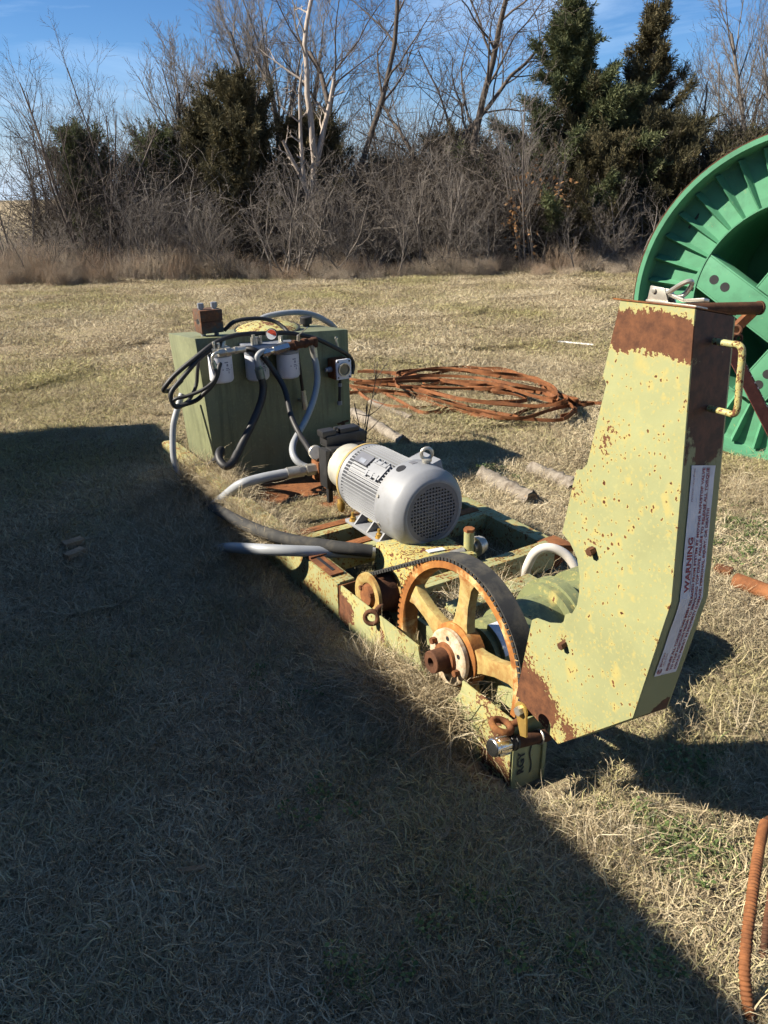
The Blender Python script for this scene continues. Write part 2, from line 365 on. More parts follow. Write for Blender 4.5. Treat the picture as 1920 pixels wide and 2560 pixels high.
def reel_mat():
    n = N('reel_green'); v = n.coord(); f = n.noise(v, 3, 4)
    c = n.mix(n.ramp(f, [(.3, 0.0), (.7, 1.0)]), (.070, .225, .125), (.09, .27, .15))
    sc = n.noise(v, 26, 7, .75, 1.2); c = n.mix(n.ramp(sc, [(.64, 0.0), (.68, 1.0)]), c, (.28, .32, .14)); c = n.mix(n.ramp(sc, [(.755, 0.0), (.77, 1.0)]), c, (.12, .06, .03))
    c = n.mix(n.ramp(n.noise(v, 7, 7, .7, .6), [(.48, 0.0), (.72, .55)]), c, (.045, .11, .065)); n.bump(sc, .1, .003); return n.set(c, .58, 0, .3)
M['reel'] = reel_mat()
M['reel_in'] = plain('reel_shade_paint', (.03, .12, .075), .6, 0, .2, 5, .05)
def bark(name, a, b, scale=22, bump=.5):
    n = N(name); v = n.coord(); m_ = n.n('ShaderNodeMapping'); m_.inputs['Scale'].default_value = (1, 1, .25); n.l(v, m_.inputs[0])
    f = n.noise(m_.outputs[0], scale, 7, .7, .4); c = n.ramp(f, [(.3, a), (.7, b)])
    oi = n.n('ShaderNodeObjectInfo'); c = n.mix(n.math('MULTIPLY', oi.outputs['Random'], .35), c, tuple(x * .6 for x in a))
    n.bump(f, bump, .02); return n.set(c, .9, 0, .2)
M['bark'] = bark('bark_grey_brown', (.11, .093, .079), (.26, .23, .20))
M['bark_d'] = bark('bark_dark', (.06, .048, .04), (.17, .14, .118))
M['snag'] = bark('bark_bleached', (.24, .19, .155), (.55, .48, .41))
M['log'] = bark('log_bark_pale', (.10, .08, .06), (.34, .30, .245), 30)
M['cutwood'] = plain('cut_wood', (.30, .20, .11), .85, 0, .4, 30, .3)
def leafy(name, a, b, c, rough=.8, green=None, gscale=.5, gthr=.55, trans=.0, patch=0):
    # colours vary blade by blade (shade), clump by clump (random) and in broad patches
    n = N(name); at = n.n('ShaderNodeAttribute', attribute_name='shade'); oi = n.n('ShaderNodeObjectInfo')
    f = n.math('ADD', n.math('MULTIPLY', at.outputs['Fac'], .75), n.math('MULTIPLY', oi.outputs['Random'], .25))
    col = n.ramp(f, [(.05, a), (.5, b), (.95, c)])
    g = n.n('ShaderNodeNewGeometry').outputs['Position']
    if green:
        pn = n.noise(g, gscale, 4, .6); fac = n.math('ADD', pn, n.math('MULTIPLY', n.math('SUBTRACT', at.outputs['Fac'], .5), .3))
        col = n.mix(n.ramp(fac, [(gthr - .05, 0.0), (gthr + .07, .85)]), col, green)
    if patch:      # worn, dirtier patches of turf
        q_ = n.noise(g, 1.3, 6, .65, .4); col = n.mix(n.ramp(q_, [(.44, 0.0), (.60, patch)]), col, tuple(x * .42 for x in b)); q2 = n.noise(g, 5.5, 5, .6); col = n.mix(n.ramp(q2, [(.56, 0.0), (.70, patch * .7)]), col, tuple(x * .5 for x in b))
    if trans:
        tr = n.n('ShaderNodeBsdfTranslucent'); n.l(col, tr.inputs['Color']); ms = n.n('ShaderNodeMixShader'); ms.inputs[0].default_value = trans
        n.l(n.b.outputs[0], ms.inputs[1]); n.l(tr.outputs[0], ms.inputs[2]); n.l(ms.outputs[0], n.out.inputs[0])
    return n.set(col, rough, 0, .25)
M['straw'] = leafy('dead_grass', (.15, .11, .066), (.48, .395, .25), (.77, .675, .485), .75, (.37, .345, .14), .55, .575, .2, .34)
M['straw_tall'] = leafy('dead_grass_long', (.15, .11, .065), (.42, .34, .21), (.68, .60, .43), .7, None, trans=.25)
M['green'] = leafy('green_weeds', (.05, .08, .022), (.10, .145, .045), (.19, .24, .09), .6, trans=.15)
M['weed'] = leafy('dead_weeds', (.17, .135, .10), (.38, .31, .23), (.62, .53, .41), .85, (.30, .20, .125), .8, .55)
M['brush'] = leafy('bare_brush', (.075, .063, .053), (.165, .145, .125), (.33, .298, .265), .9)
M['cedar'] = leafy('cedar_foliage', (.032, .044, .022), (.078, .095, .042), (.17, .175, .085), .85, trans=.15)
M['cedar_b'] = leafy('cedar_foliage_bronzed', (.036, .035, .02), (.085, .076, .038), (.17, .135, .068), .85, trans=.15)
M['thicket'] = leafy('vine_thicket', (.03, .024, .02), (.075, .062, .05), (.17, .145, .12), .9)
M['leaf_tan'] = leafy('dry_leaves', (.16, .08, .03), (.35, .19, .08), (.50, .30, .15), .8)

# ------------------------------------------------------------------ ground
rng = np.random.default_rng(7); random.seed(7)
def gh(x, y):
    h = .012 * np.sin(x * 3.1 + 1.3 * np.sin(y * 1.7)) + .012 * np.sin(y * 2.3 + .8 * np.sin(x * 2.1))
    q = (x - MO[0]) * MX[0] + (y - MO[1]) * MX[1]; s = (x - MO[0]) * MY[0] + (y - MO[1]) * MY[1]
    h = h + .05 * np.exp(-((q + .12) / .12) ** 2) * np.clip((s + .0) / .5, 0, 1) * np.clip((3.2 - s) / .4, 0, 1)      # turf grown up against the skid
    inside = (q > -.02) & (q < 1.0) & (s > -.05) & (s < 3.1)
    return np.where(inside, h - .03, h)
def axis_lines(a, b, step, far):
    mid = np.arange(a, b + step / 2, step); k = np.array([(1.35 ** i) for i in range(1, 26)]); k = k[k < 2000] * step * 3
    k = np.cumsum(k); k = k[k < far]
    return np.concatenate([a - k[::-1], mid, b + k])
gx = axis_lines(-6, 7, .06, 900); gy = axis_lines(-1, 9, .06, 900)
XX, YY = np.meshgrid(gx, gy); nx, ny = len(gx), len(gy)
ii = (np.arange(ny - 1)[:, None] * nx + np.arange(nx - 1)[None]).ravel()
def ground_mat():
    n = N('ground_thatch'); g = n.n('ShaderNodeNewGeometry').outputs['Position']
    f = n.noise(g, 45, 8, .75, .5); big = n.noise(g, .7, 5, .6); mid = n.noise(g, 6, 5, .6)
    c = n.ramp(f, [(.3, (.08, .058, .035)), (.5, (.30, .24, .155)), (.72, (.56, .475, .325))])
    c = n.mix(n.ramp(big, [(.5, 0.0), (.68, .55)]), c, (.32, .28, .13)); c = n.mix(n.ramp(mid, [(.55, 0.0), (.75, .4)]), c, (.10, .075, .045))
    n.bump(f, .8, .03); return n.set(c, .95, 0, .1)
gme = npmesh('ground', np.c_[XX.ravel(), YY.ravel(), gh(XX.ravel(), YY.ravel())], quads=np.c_[ii, ii + 1, ii + 1 + nx, ii + nx], mat=ground_mat())
tag(linkmesh('ground', gme), kind='structure')

# ------------------------------------------------------------------ storage container out of frame on the left: throws the big shadow
CD = np.array([math.cos(R(-61.6)), math.sin(R(-61.6)), 0]); CN = np.array([math.sin(R(-61.6)), -math.cos(R(-61.6)), 0])   # along, outward to the left
CH = 2.60; _l = CH / math.tan(R(SUN_EL))
CC = np.array([-1.575, 5.23, 0]) + np.array([_sd.x, _sd.y, 0]) / math.hypot(_sd.x, _sd.y) * _l
cont = thing('storage_container', 'rusty brown steel storage container standing left of the machine', 'container', CC)
def cpt(a, b, z): return CC + CD * a + CN * b + np.array([0, 0, z])
LEN, WID = 12.2, 2.44
for (b0, b1) in ((.05, .06), (WID - .06, WID - .05)):
    mb = MB(); n_ = 88; poly = []
    for k in range(n_ + 1):
        a = .1 + (LEN - .2) * k / n_; poly.append((a, b0 + (.035 if (k // 2) % 2 else 0)))
    for k in range(n_):
        (a0, q0), (a1, q1) = poly[k], poly[k + 1]
        mb.add([cpt(a0, q0, .15), cpt(a1, q1, .15), cpt(a1, q1, CH - .1), cpt(a0, q0, CH - .1)], [(0, 1, 2, 3)])
    link('side_wall', mb, M['rust'], cont)
mb = MB(); mb.hexa([cpt(0.03, .03, CH - .03), cpt(LEN - .03, .03, CH - .03), cpt(LEN - .03, WID - .03, CH - .03), cpt(.03, WID - .03, CH - .03)] + [cpt(0.03, .03, CH - .005), cpt(LEN - .03, .03, CH - .005), cpt(LEN - .03, WID - .03, CH - .005), cpt(.03, WID - .03, CH - .005)]); link('roof', mb, M['rust'], cont)
mb = MB(); mb.hexa([cpt(0.05, .05, .1), cpt(LEN - .05, .05, .1), cpt(LEN - .05, WID - .05, .1), cpt(.05, WID - .05, .1)] + [cpt(0.05, .05, .15), cpt(LEN - .05, .05, .15), cpt(LEN - .05, WID - .05, .15), cpt(.05, WID - .05, .15)]); link('floor_panel', mb, M['rust_d'], cont)
for a in (.02, LEN - .08):
    mb = MB(); mb.hexa([cpt(a, .06, .15), cpt(a + .06, .06, .15), cpt(a + .06, WID - .06, .15), cpt(a, WID - .06, .15), cpt(a, .06, CH - .1), cpt(a + .06, .06, CH - .1), cpt(a + .06, WID - .06, CH - .1), cpt(a, WID - .06, CH - .1)]); link('end_wall', mb, M['rust'], cont)
for a in (0, LEN - .15):
    for b in (0, WID - .15):
        mb = MB(); mb.hexa([cpt(a, b, 0), cpt(a + .15, b, 0), cpt(a + .15, b + .15, 0), cpt(a, b + .15, 0), cpt(a, b, CH), cpt(a + .15, b, CH), cpt(a + .15, b + .15, CH), cpt(a, b + .15, CH)]); link('corner_post', mb, M['rust_d'], cont)
for b in (0, WID - .08):
    for z in (.1, CH - .1):
        mb = MB(); mb.hexa([cpt(.15, b, z), cpt(LEN - .15, b, z), cpt(LEN - .15, b + .08, z), cpt(.15, b + .08, z), cpt(.15, b, z + .1), cpt(LEN - .15, b, z + .1), cpt(LEN - .15, b + .08, z + .1), cpt(.15, b + .08, z + .1)]); link('rail', mb, M['rust_d'], cont)

# ------------------------------------------------------------------ trees
def tubes(polys, sides):
    """polys: list of (P (k,3), r (k,)) -> verts, quads, all tubes in one go per point count"""
    by = {}
    for P, r in polys: by.setdefault(len(P), []).append((P, r))
    Vs, Qs, off = [], [], 0
    for k, lst in by.items():
        P = np.array([a for a, _ in lst]); r = np.array([b for _, b in lst]); n = len(lst)
        T = np.gradient(P, axis=1); T /= np.linalg.norm(T, axis=2, keepdims=True) + 1e-9
        ref = np.where(np.abs(T[:, :1, 2:3]) < .8, np.array([0, 0, 1.0]), np.array([1.0, 0, 0])); ref = np.broadcast_to(ref, T.shape)
        A = np.cross(ref, T); A /= np.linalg.norm(A, axis=2, keepdims=True) + 1e-9; B = np.cross(T, A)
        q = np.arange(sides) * 2 * np.pi / sides
        V = P[:, :, None] + (A[:, :, None] * np.cos(q)[None, None, :, None] + B[:, :, None] * np.sin(q)[None, None, :, None]) * r[:, :, None, None]
        Vs.append(V.reshape(-1, 3))
        base = off + np.arange(n)[:, None, None] * k * sides + np.arange(k - 1)[None, :, None] * sides; j = np.arange(sides)[None, None]; j2 = (j + 1) % sides
        Qs.append(np.stack([base + j, base + j2, base + sides + j2, base + sides + j], -1).reshape(-1, 4)); off += n * k * sides
    return np.vstack(Vs), np.vstack(Qs)
def grow(rg, p, d, ln, r, depth, out, cfg):
    """one limb and everything that grows from it"""
    k = 9 if depth == 0 else (7 if depth == 1 else (5 if depth == 2 else 4))
    P = [p]; d = unit(d); st = ln / (k - 1)
    for i in range(k - 1):
        d = unit(d + rg.normal(0, cfg['wig'], 3) + np.array([0, 0, cfg['up']]) * (1 if depth else .4)); P.append(P[-1] + d * st)
    P = np.array(P); rr = r * (1 - np.linspace(0, 1, k) * (.55 if depth == 0 else .72)); out[min(depth, 3)].append((P, rr))
    if depth >= cfg['depth']: return
    nb = cfg['nb'][depth]
    for j in range(nb):
        t = cfg['t0'][depth] + (1 - cfg['t0'][depth]) * (j + rg.random()) / nb; t = min(t, .995); f = t * (k - 1); i = int(f); q = P[i] + (P[min(i + 1, k - 1)] - P[i]) * (f - i)
        td = unit(P[min(i + 1, k - 1)] - P[max(i - 1, 0)]); az = rg.random() * 2 * np.pi; x, y, a = frame(td)
        sp = R(cfg['ang'][depth] + rg.normal(0, 9)); nd = td * math.cos(sp) + (x * math.cos(az) + y * math.sin(az)) * math.sin(sp)
        grow(rg, q, nd, ln * cfg['rat'][depth] * (.65 + .6 * rg.random()) * (1.1 - .45 * t), max(r * (1 - t * .6) * cfg['rr'][depth], cfg['rmin']), depth + 1, out, cfg)
def tree_meshes(name, seed, stems, cfg, trunk_mat, twig_mat):
    rg = np.random.default_rng(seed); out = [[], [], [], []]
    for p, d, ln, r in stems: grow(rg, np.array(p, float), d, ln, r, 0, out, cfg)
    V, Q = tubes(out[0] + out[1], 6); tm = npmesh(name + '_trunk', V, quads=Q, mat=trunk_mat); tm.polygons.foreach_set('use_smooth', [True] * len(tm.polygons))
    V2, Q2 = tubes(out[2] + out[3], 3); cm = npmesh(name + '_crown', V2, quads=Q2, mat=twig_mat, attr=rg.random(len(V2)) * .3 + .35)
    return tm, cm
def put_tree(name, label, loc, meshes, scale=1, rot=0, group='bare trees along the field edge', cat='tree'):
    o = thing(name, label, cat, loc, group=group); o.rotation_euler = (0, 0, rot); o.scale = (scale,) * 3
    linkmesh('trunk', meshes[0], o); linkmesh('crown', meshes[1], o); return o
CF_TALL = dict(wig=.13, up=.035, depth=4, nb=(9, 7, 6, 4), t0=(.3, .2, .15, .1), ang=(44, 48, 48, 45), rat=(.55, .55, .52, .5), rr=(.48, .5, .5, .55), rmin=.0034)
CF_FINE = dict(wig=.06, up=.09, depth=4, nb=(13, 7, 6, 4), t0=(.2, .15, .15, .15), ang=(28, 30, 32, 35), rat=(.55, .55, .52, .5), rr=(.5, .55, .5, .55), rmin=.0034)
CF_WHIP = dict(wig=.05, up=.05, depth=3, nb=(9, 5, 4), t0=(.25, .2, .2), ang=(32, 36, 40), rat=(.42, .5, .5), rr=(.5, .5, .5), rmin=.003)
CF_SHRUB = dict(wig=.12, up=.05, depth=3, nb=(7, 5, 4), t0=(.15, .2, .2), ang=(40, 42, 45), rat=(.55, .55, .55), rr=(.55, .55, .55), rmin=.003)
CF_SNAG = dict(wig=.09, up=.02, depth=2, nb=(5, 3), t0=(.35, .3), ang=(55, 50), rat=(.30, .45), rr=(.45, .5), rmin=.012)
def base_at(px, Y): p = GY(px, 700, Y); return np.array([p[0], Y, 0.0])
def stems_of(rg, n, ln, r, spread=.35, rad=.2):
    s = []
    for i in range(n):
        a = rg.random() * 6.28; s.append(((rad * math.cos(a) * rg.random(), rad * math.sin(a) * rg.random(), -.05), (spread * math.cos(a) * rg.random(), spread * math.sin(a) * rg.random(), 1), ln * (.7 + .4 * rg.random()), r * (.7 + .5 * rg.random())))
    return s
rt_ = np.random.default_rng(3)
mA = tree_meshes('tall_tree', 11, [((0, 0, 0), (-.05, 0, 1), 4.2, .09), ((.03, 0, 1.5), (.45, .1, 1), 4.0, .066)], CF_TALL, M['bark_d'], M['bark_d'])
mB = tree_meshes('tall_tree_b', 24, [((0, 0, 0), (.06, 0, 1), 4.8, .09), ((0, 0, 1.0), (-.5, .1, 1), 2.8, .05), ((.1, 0, 2.0), (.7, 0, .9), 2.9, .05)], CF_TALL, M['bark_d'], M['bark_d'])
mC = tree_meshes('fine_tree', 5, [((0, 0, 0), (0, 0, 1), 3.9, .085), ((0, 0, .8), (-.4, 0, 1), 3.4, .055), ((0, 0, .7), (.4, .1, 1), 3.4, .055)], CF_FINE, M['bark'], M['bark'])
mD = tree_meshes('fine_tree_b', 8, [((0, 0, 0), (.05, 0, 1), 3.6, .08), ((0, 0, .5), (.5, 0, 1), 3.0, .05)], CF_FINE, M['bark'], M['bark'])
mW1 = tree_meshes('sapling', 31, stems_of(rt_, 9, 3.6, .026, .5, .5), CF_WHIP, M['bark_d'], M['bark_d'])
mW2 = tree_meshes('sapling_b', 32, stems_of(rt_, 8, 3.0, .022, .4, .4), CF_WHIP, M['bark'], M['bark'])
mW3 = tree_meshes('sapling_c', 37, stems_of(rt_, 5, 3.4, .025, .25, .3), CF_WHIP, M['bark_d'], M['bark_d'])
mS = [tree_meshes('shrub', 41 + i, stems_of(rt_, 9, 1.5, .016, .9, .35), CF_SHRUB, M['bark'], M['bark']) for i in range(3)]
mN = tree_meshes('snag', 52, [((0, 0, 0), (.05, 0, 1), 2.4, .095), ((.10, 0, 2.0), (-.10, 0, 1), 3.4, .075), ((.10, 0, 2.0), (.22, 0, 1), 1.6, .075), ((-.0, 0, 1.3), (-.5, 0, 1), 1.3, .065), ((-.12, 0, 1.6), (-.08, 0, 1), 2.0, .055)], CF_SNAG, M['snag'], M['snag'])
G1 = 'bare trees along the field edge'
put_tree('bare_tree', 'multi-stemmed bare sapling clump at the far left edge of the treeline', base_at(40, 16.5), mW2, 1.0, .4)
put_tree('bare_tree', 'tall leaning bare saplings rising in front of the small round cedar', base_at(250, 16.2), mW1, .98, 0)
put_tree('bare_tree', 'thin bare saplings between left edge and small round cedar', base_at(150, 17.5), mW3, .92, 2.0)
put_tree('bare_tree', 'low bare saplings reaching over the left treeline in background', base_at(350, 20), mW2, .95, 2.6)
put_tree('bare_tree', 'spreading bare tree left of the big dark cedar', base_at(480, 18.5), mD, .98, 1.0)
put_tree('bare_tree', 'broad fine-twigged bare tree behind the bleached dead tree', base_at(720, 21.5), mC, 1.24, .5)
put_tree('bare_tree', 'fine-twigged bare tree just left of the bleached dead tree, farther back', base_at(650, 22.5), mD, 1.25, 3.0)
put_tree('dead_tree', 'bleached dead tree with broken limbs and peeling bark', base_at(790, 16.8), mN, 1.0, 0, group='dead trees')
put_tree('bare_tree', 'tall forked dark bare tree just right of the bleached dead tree', base_at(890, 18), mA, 1.12, 0.15)
put_tree('bare_tree', 'tall crooked dark bare tree beside the big green cedar', base_at(1110, 18), mB, 1.12, 0.1)
put_tree('bare_tree', 'slender bare tree between the two tall dark trees', base_at(1010, 20), mW3, 1.15, .8)
put_tree('bare_tree', 'bare thicket tree right of the green cedars, nearest to them', base_at(1690, 19), mW1, .98, 1.3)
put_tree('bare_tree', 'fine-twigged bare tree over the green reel at the right edge', base_at(1880, 19.5), mC, 1.22, 2.2)
put_tree('bare_tree', 'thin bare saplings midway along the right background', base_at(1790, 21), mW2, 1.35, 2.0)
put_tree('bare_tree', 'bare saplings in front of the green cedars, pale branches lit', base_at(1330, 15.9), mW2, .95, .9)
for i, (px, Y, s, k, lb) in enumerate([(590, 15.6, 1.0, 0, 'bare tangled shrub in front of the big dark cedar'), (720, 15.4, 1.15, 1, 'pale bare shrub left of the bleached dead tree base'), (850, 15.6, 1.25, 2, 'bare grey shrub under the tall forked tree'),
        (960, 15.4, 1.0, 0, 'bare shrub in the gap below the slender tree'), (1080, 15.9, 1.2, 1, 'bare shrub under the tall crooked tree'), (1190, 15.5, 1.1, 2, 'bare shrub at left foot of the green cedars'),
        (1440, 15.3, .8, 0, 'small bare shrub at middle foot of the green cedars'), (420, 15.8, 1.0, 1, 'bare shrub right of the small round cedar'), (310, 15.6, .85, 2, 'bare shrub at foot of the small round cedar'), (100, 15.6, .9, 0, 'bare shrub at the foot of the far left saplings'), (1560, 15.6, .9, 1, 'bare shrub beside the reel at foot of the cedars')]):
    put_tree('bare_shrub', lb, base_at(px, Y), mS[k], s, i * 1.7, 'bare shrubs at the foot of the treeline', 'shrub')
# --- cedars
def spray(rg, n=15):
    V, T, A = [], [], []
    for i in range(n):
        t = i / n; s = (-1) ** i; a = R(rg.normal(30, 12)) * s; b = R(rg.normal(0, 25)); l = .5 * (1 - .5 * t) * (.7 + .6 * rg.random()); w = .030 * (.7 + .6 * rg.random())
        d = np.array([math.cos(a) * math.cos(b), math.sin(a) * math.cos(b), math.sin(b)]); o_ = np.array([t * .8, 0, 0]); sd = unit(np.cross(d, rg.normal(0, 1, 3)))
        k = len(V); V += [o_ - sd * w * .3, o_ + d * l * .5 + sd * w, o_ + d * l, o_ + d * l * .5 - sd * w]; T += [(k, k + 1, k + 2), (k, k + 2, k + 3)]
    return np.array(V), np.array(T)
def scatter_np(tmpl, P, Rm, S, shade):
    V, T = tmpl; n = len(P); W = np.einsum('nij,kj->nki', Rm, V) * S[:, None, None] + P[:, None]
    return W.reshape(-1, 3), (T[None] + (np.arange(n) * len(V))[:, None, None]).reshape(-1, 3), np.repeat(shade, len(V))
def rot_to(D, roll):
    D = D / np.linalg.norm(D, axis=1, keepdims=True); ref = np.where(np.abs(D[:, 2:3]) < .9, np.array([0, 0, 1.0]), np.array([1.0, 0, 0])); Y = np.cross(ref, D); Y /= np.linalg.norm(Y, axis=1, keepdims=True); Z = np.cross(D, Y)
    c, s = np.cos(roll)[:, None], np.sin(roll)[:, None]; return np.stack([D, Y * c + Z * s, -Y * s + Z * c], -1)
def cedar_meshes(name, seed, H, W, nb, mat, outline, up=.5, sz=.34, lo=.06):
    rg = np.random.default_rng(seed); P, D, polys = [], [], []
    polys.append((np.array([[rg.normal(0, .03), rg.normal(0, .03), H * t] for t in np.linspace(0, .97, 8)]), .11 * (1 - .92 * np.linspace(0, 1, 8)) * H / 5))
    for i in range(nb):
        t = lo + (1 - lo) * (i + rg.random()) / nb; ln = outline(t) * W * (.55 + .75 * rg.random() ** 1.5); az = rg.random() * 6.283; el = up * (.5 + rg.random()) + .35 * t
        k = 6; p = np.array([0, 0, max(.05, t * H * .97 - ln * (.25 if outline is egg else .08))]); d = np.array([math.cos(az) * math.cos(el), math.sin(az) * math.cos(el), math.sin(el)]); q = [p]
        for j in range(k - 1): d = unit(d + rg.normal(0, .09, 3) + np.array([0, 0, .06])); q.append(q[-1] + d * ln / (k - 1))
        q = np.array(q); polys.append((q, np.linspace(.022, .004, k) * (.5 + ln)))
        ns = int((10 + 34 * ln) if outline is egg else (16 + 62 * ln))
        for s in range(ns):
            f = (.22 + .78 * (s + rg.random()) / ns) * (k - 1); j = min(int(f), k - 2); P.append(q[j] + (q[j + 1] - q[j]) * (f - j) + rg.normal(0, .035, 3)); dd = unit(q[j + 1] - q[j]); D.append(unit(dd + rg.normal(0, .38, 3) + np.array([0, 0, .12])))
    for s in range(26): P.append(np.array([0, 0, H * (.86 + .14 * s / 26)])); D.append(unit(rg.normal(0, .4, 3) + np.array([0, 0, .9])))
    P = np.array(P); D = np.array(D); n = len(P); sh = np.clip(rg.normal(.45, .22, n), 0, 1); S = sz * (.6 + .7 * rg.random(n)); Rm = rot_to(D, rg.random(n) * 6.28)
    Vs, Ts, As, off = [], [], [], 0; pick = rg.integers(0, 3, n)
    for v in range(3):
        m_ = pick == v; V, T, A = scatter_np(spray(rg), P[m_], Rm[m_], S[m_], sh[m_]); Vs.append(V); Ts.append(T + off); As.append(A); off += len(V)
    V, Q = tubes(polys[:1], 7); V2, Q2 = tubes(polys[1:], 3); tm = npmesh(name + '_trunk', np.vstack([V, V2]), quads=np.vstack([Q, Q2 + len(V)]), mat=M['bark_d'])
    return tm, npmesh(name + '_crown', np.vstack(Vs), tris=np.vstack(Ts), attr=np.concatenate(As), mat=mat)
spire = lambda t: (1 - t) ** 1.05 * .95 + .05
egg = lambda t: math.sqrt(max(0.03, 1 - ((t - .42) / .60) ** 2))
C1 = cedar_meshes('cedar_a', 61, 5.3, 3.2, 150, M['cedar'], spire, .20, .30)
C2 = cedar_meshes('cedar_b', 62, 5.2, 2.3, 125, M['cedar_b'], spire, .22, .28)
C3 = cedar_meshes('cedar_c', 63, 3.3, 1.15, 150, M['cedar_b'], egg, .6, .26)
C4 = cedar_meshes('cedar_d', 64, 2.4, .95, 110, M['cedar'], egg, .6, .22)
C5 = cedar_meshes('cedar_e', 65, 2.5, 1.25, 130, M['cedar_b'], egg, .45, .24)
GC = 'cedars along the field edge'
put_tree('cedar_tree', 'tallest green cedar right of the crooked bare tree', base_at(1390, 18.0), C1, .95, 0, GC)
put_tree('cedar_tree', 'narrow pointed cedar just right of the tallest green cedar', base_at(1572, 18.4), C2, .96, 1, GC)
put_tree('cedar_tree', 'big dark bronzed cedar left of the bleached dead tree', base_at(625, 17.4), C3, 1.08, 0, GC)
put_tree('cedar_tree', 'dark cedar crowding the left side of the big dark cedar', base_at(545, 18.2), C3, .95, 2, GC)
put_tree('cedar_tree', 'small round dark cedar behind the left saplings', base_at(250, 17.4), C4, 1.12, 0, GC)
put_tree('cedar_tree', 'low cedar between small round cedar and big dark cedar', base_at(430, 18.0), C4, 1.1, 2.5, GC)
put_tree('cedar_tree', 'low olive cedar in front of the narrow pointed cedar', base_at(1640, 16.8), C5, 1.05, 0, GC)
put_tree('cedar_tree', 'low olive cedar below the tallest green cedar', base_at(1480, 16.6), C5, .92, 1.9, GC)
put_tree('cedar_tree', 'middle-sized olive cedar between the two tallest cedars', base_at(1475, 17.8), C5, 1.3, .6, GC)
put_tree('cedar_tree', 'dark low cedar below the tall crooked tree', base_at(1130, 18.6), C5, 1.0, 3.3, GC)
put_tree('cedar_tree', 'dark low cedar behind the bleached dead tree base', base_at(780, 18.0), C5, 1.12, 4.4, GC)
put_tree('cedar_tree', 'dark low cedar in the gap under the slender bare tree', base_at(960, 18.8), C4, .85, 1.4, GC)
put_tree('cedar_tree', 'dark cedar at the right edge behind the green reel', base_at(1790, 17.6), C5, .95, 5.2, GC)
# --- scattered cover (nobody could count it): built once, scattered with geometry nodes
def scatter(name, P, rot, scl, idx, sources, label, cat):
    me = bpy.data.meshes.new(name); P = np.asarray(P, np.float32); me.vertices.add(len(P)); me.vertices.foreach_set('co', P.ravel())
    a = me.attributes.new('rot', 'FLOAT_VECTOR', 'POINT'); a.data.foreach_set('vector', np.asarray(rot, np.float32).ravel())
    a = me.attributes.new('scl', 'FLOAT', 'POINT'); a.data.foreach_set('value', np.asarray(scl, np.float32))
    a = me.attributes.new('pick', 'INT', 'POINT'); a.data.foreach_set('value', np.asarray(idx, np.int32))
    o = linkmesh(name, me); tag(o, label, cat, kind='stuff')
    g = bpy.data.node_groups.new(name, 'GeometryNodeTree'); g.interface.new_socket('Geometry', in_out='INPUT', socket_type='NodeSocketGeometry'); g.interface.new_socket('Geometry', in_out='OUTPUT', socket_type='NodeSocketGeometry')
    gi = g.nodes.new('NodeGroupInput'); go = g.nodes.new('NodeGroupOutput'); ip = g.nodes.new('GeometryNodeInstanceOnPoints'); jn = g.nodes.new('GeometryNodeJoinGeometry')
    for sm in sources:
        so = bpy.data.objects.new(sm.name, sm); oi = g.nodes.new('GeometryNodeObjectInfo'); oi.inputs['Object'].default_value = so; ti = g.nodes.new('GeometryNodeGeometryToInstance')
        g.links.new(oi.outputs['Geometry'], ti.inputs[0]); g.links.new(ti.outputs[0], jn.inputs[0])
    def na(nm, ty):
        x = g.nodes.new('GeometryNodeInputNamedAttribute'); x.data_type = ty; x.inputs['Name'].default_value = nm; return x.outputs['Attribute']
    e2r = g.nodes.new('FunctionNodeEulerToRotation'); g.links.new(na('rot', 'FLOAT_VECTOR'), e2r.inputs[0])
    g.links.new(gi.outputs[0], ip.inputs['Points']); g.links.new(jn.outputs[0], ip.inputs['Instance']); ip.inputs['Pick Instance'].default_value = True
    g.links.new(na('pick', 'INT'), ip.inputs['Instance Index']); g.links.new(e2r.outputs[0], ip.inputs['Rotation']); g.links.new(na('scl', 'FLOAT'), ip.inputs['Scale'])
    g.links.new(ip.outputs[0], go.inputs[0]); o.modifiers.new('scatter', 'NODES').node_group = g
    return o
def bake(name, P, rot, scl, idx, sources, label, cat):
    P = np.asarray(P); rot = np.asarray(rot); Vs, Qs, Ts, As, off = [], [], [], [], 0
    cx, sx, cy, sy, cz, sz = [f(rot[:, i]) for i in range(3) for f in (np.cos, np.sin)]
    Rm = np.stack([np.stack([cy * cz, sx * sy * cz - cx * sz, cx * sy * cz + sx * sz], -1), np.stack([cy * sz, sx * sy * sz + cx * cz, cx * sy * sz - sx * cz], -1), np.stack([-sy, sx * cy, cx * cy], -1)], 1)
    for i, me in enumerate(sources):
        m_ = np.asarray(idx) == i; k = len(me.vertices); co = np.empty(k * 3, np.float32); me.vertices.foreach_get('co', co); sh = np.empty(k, np.float32); me.attributes['shade'].data.foreach_get('value', sh)
        W = np.einsum('nij,kj->nki', Rm[m_], co.reshape(-1, 3)) * np.asarray(scl)[m_][:, None, None] + P[m_][:, None]; nc = int(m_.sum()); kk = (np.arange(nc * (k // 7)) * 7)[:, None] + off
        Vs.append(W.reshape(-1, 3)); As.append(np.clip(np.tile(sh, nc) + np.repeat(np.random.default_rng(i).normal(0, .12, nc), k), 0, 1)); Qs += [kk + np.array([[0, 1, 3, 2]]), kk + np.array([[2, 3, 5, 4]])]; Ts.append(kk + np.array([[4, 5, 6]])); off += nc * k
    o = linkmesh(name, npmesh(name, np.vstack(Vs), quads=np.vstack(Qs), tris=np.vstack(Ts), attr=np.concatenate(As), mat=sources[0].materials[0])); return tag(o, label, cat, kind='stuff')
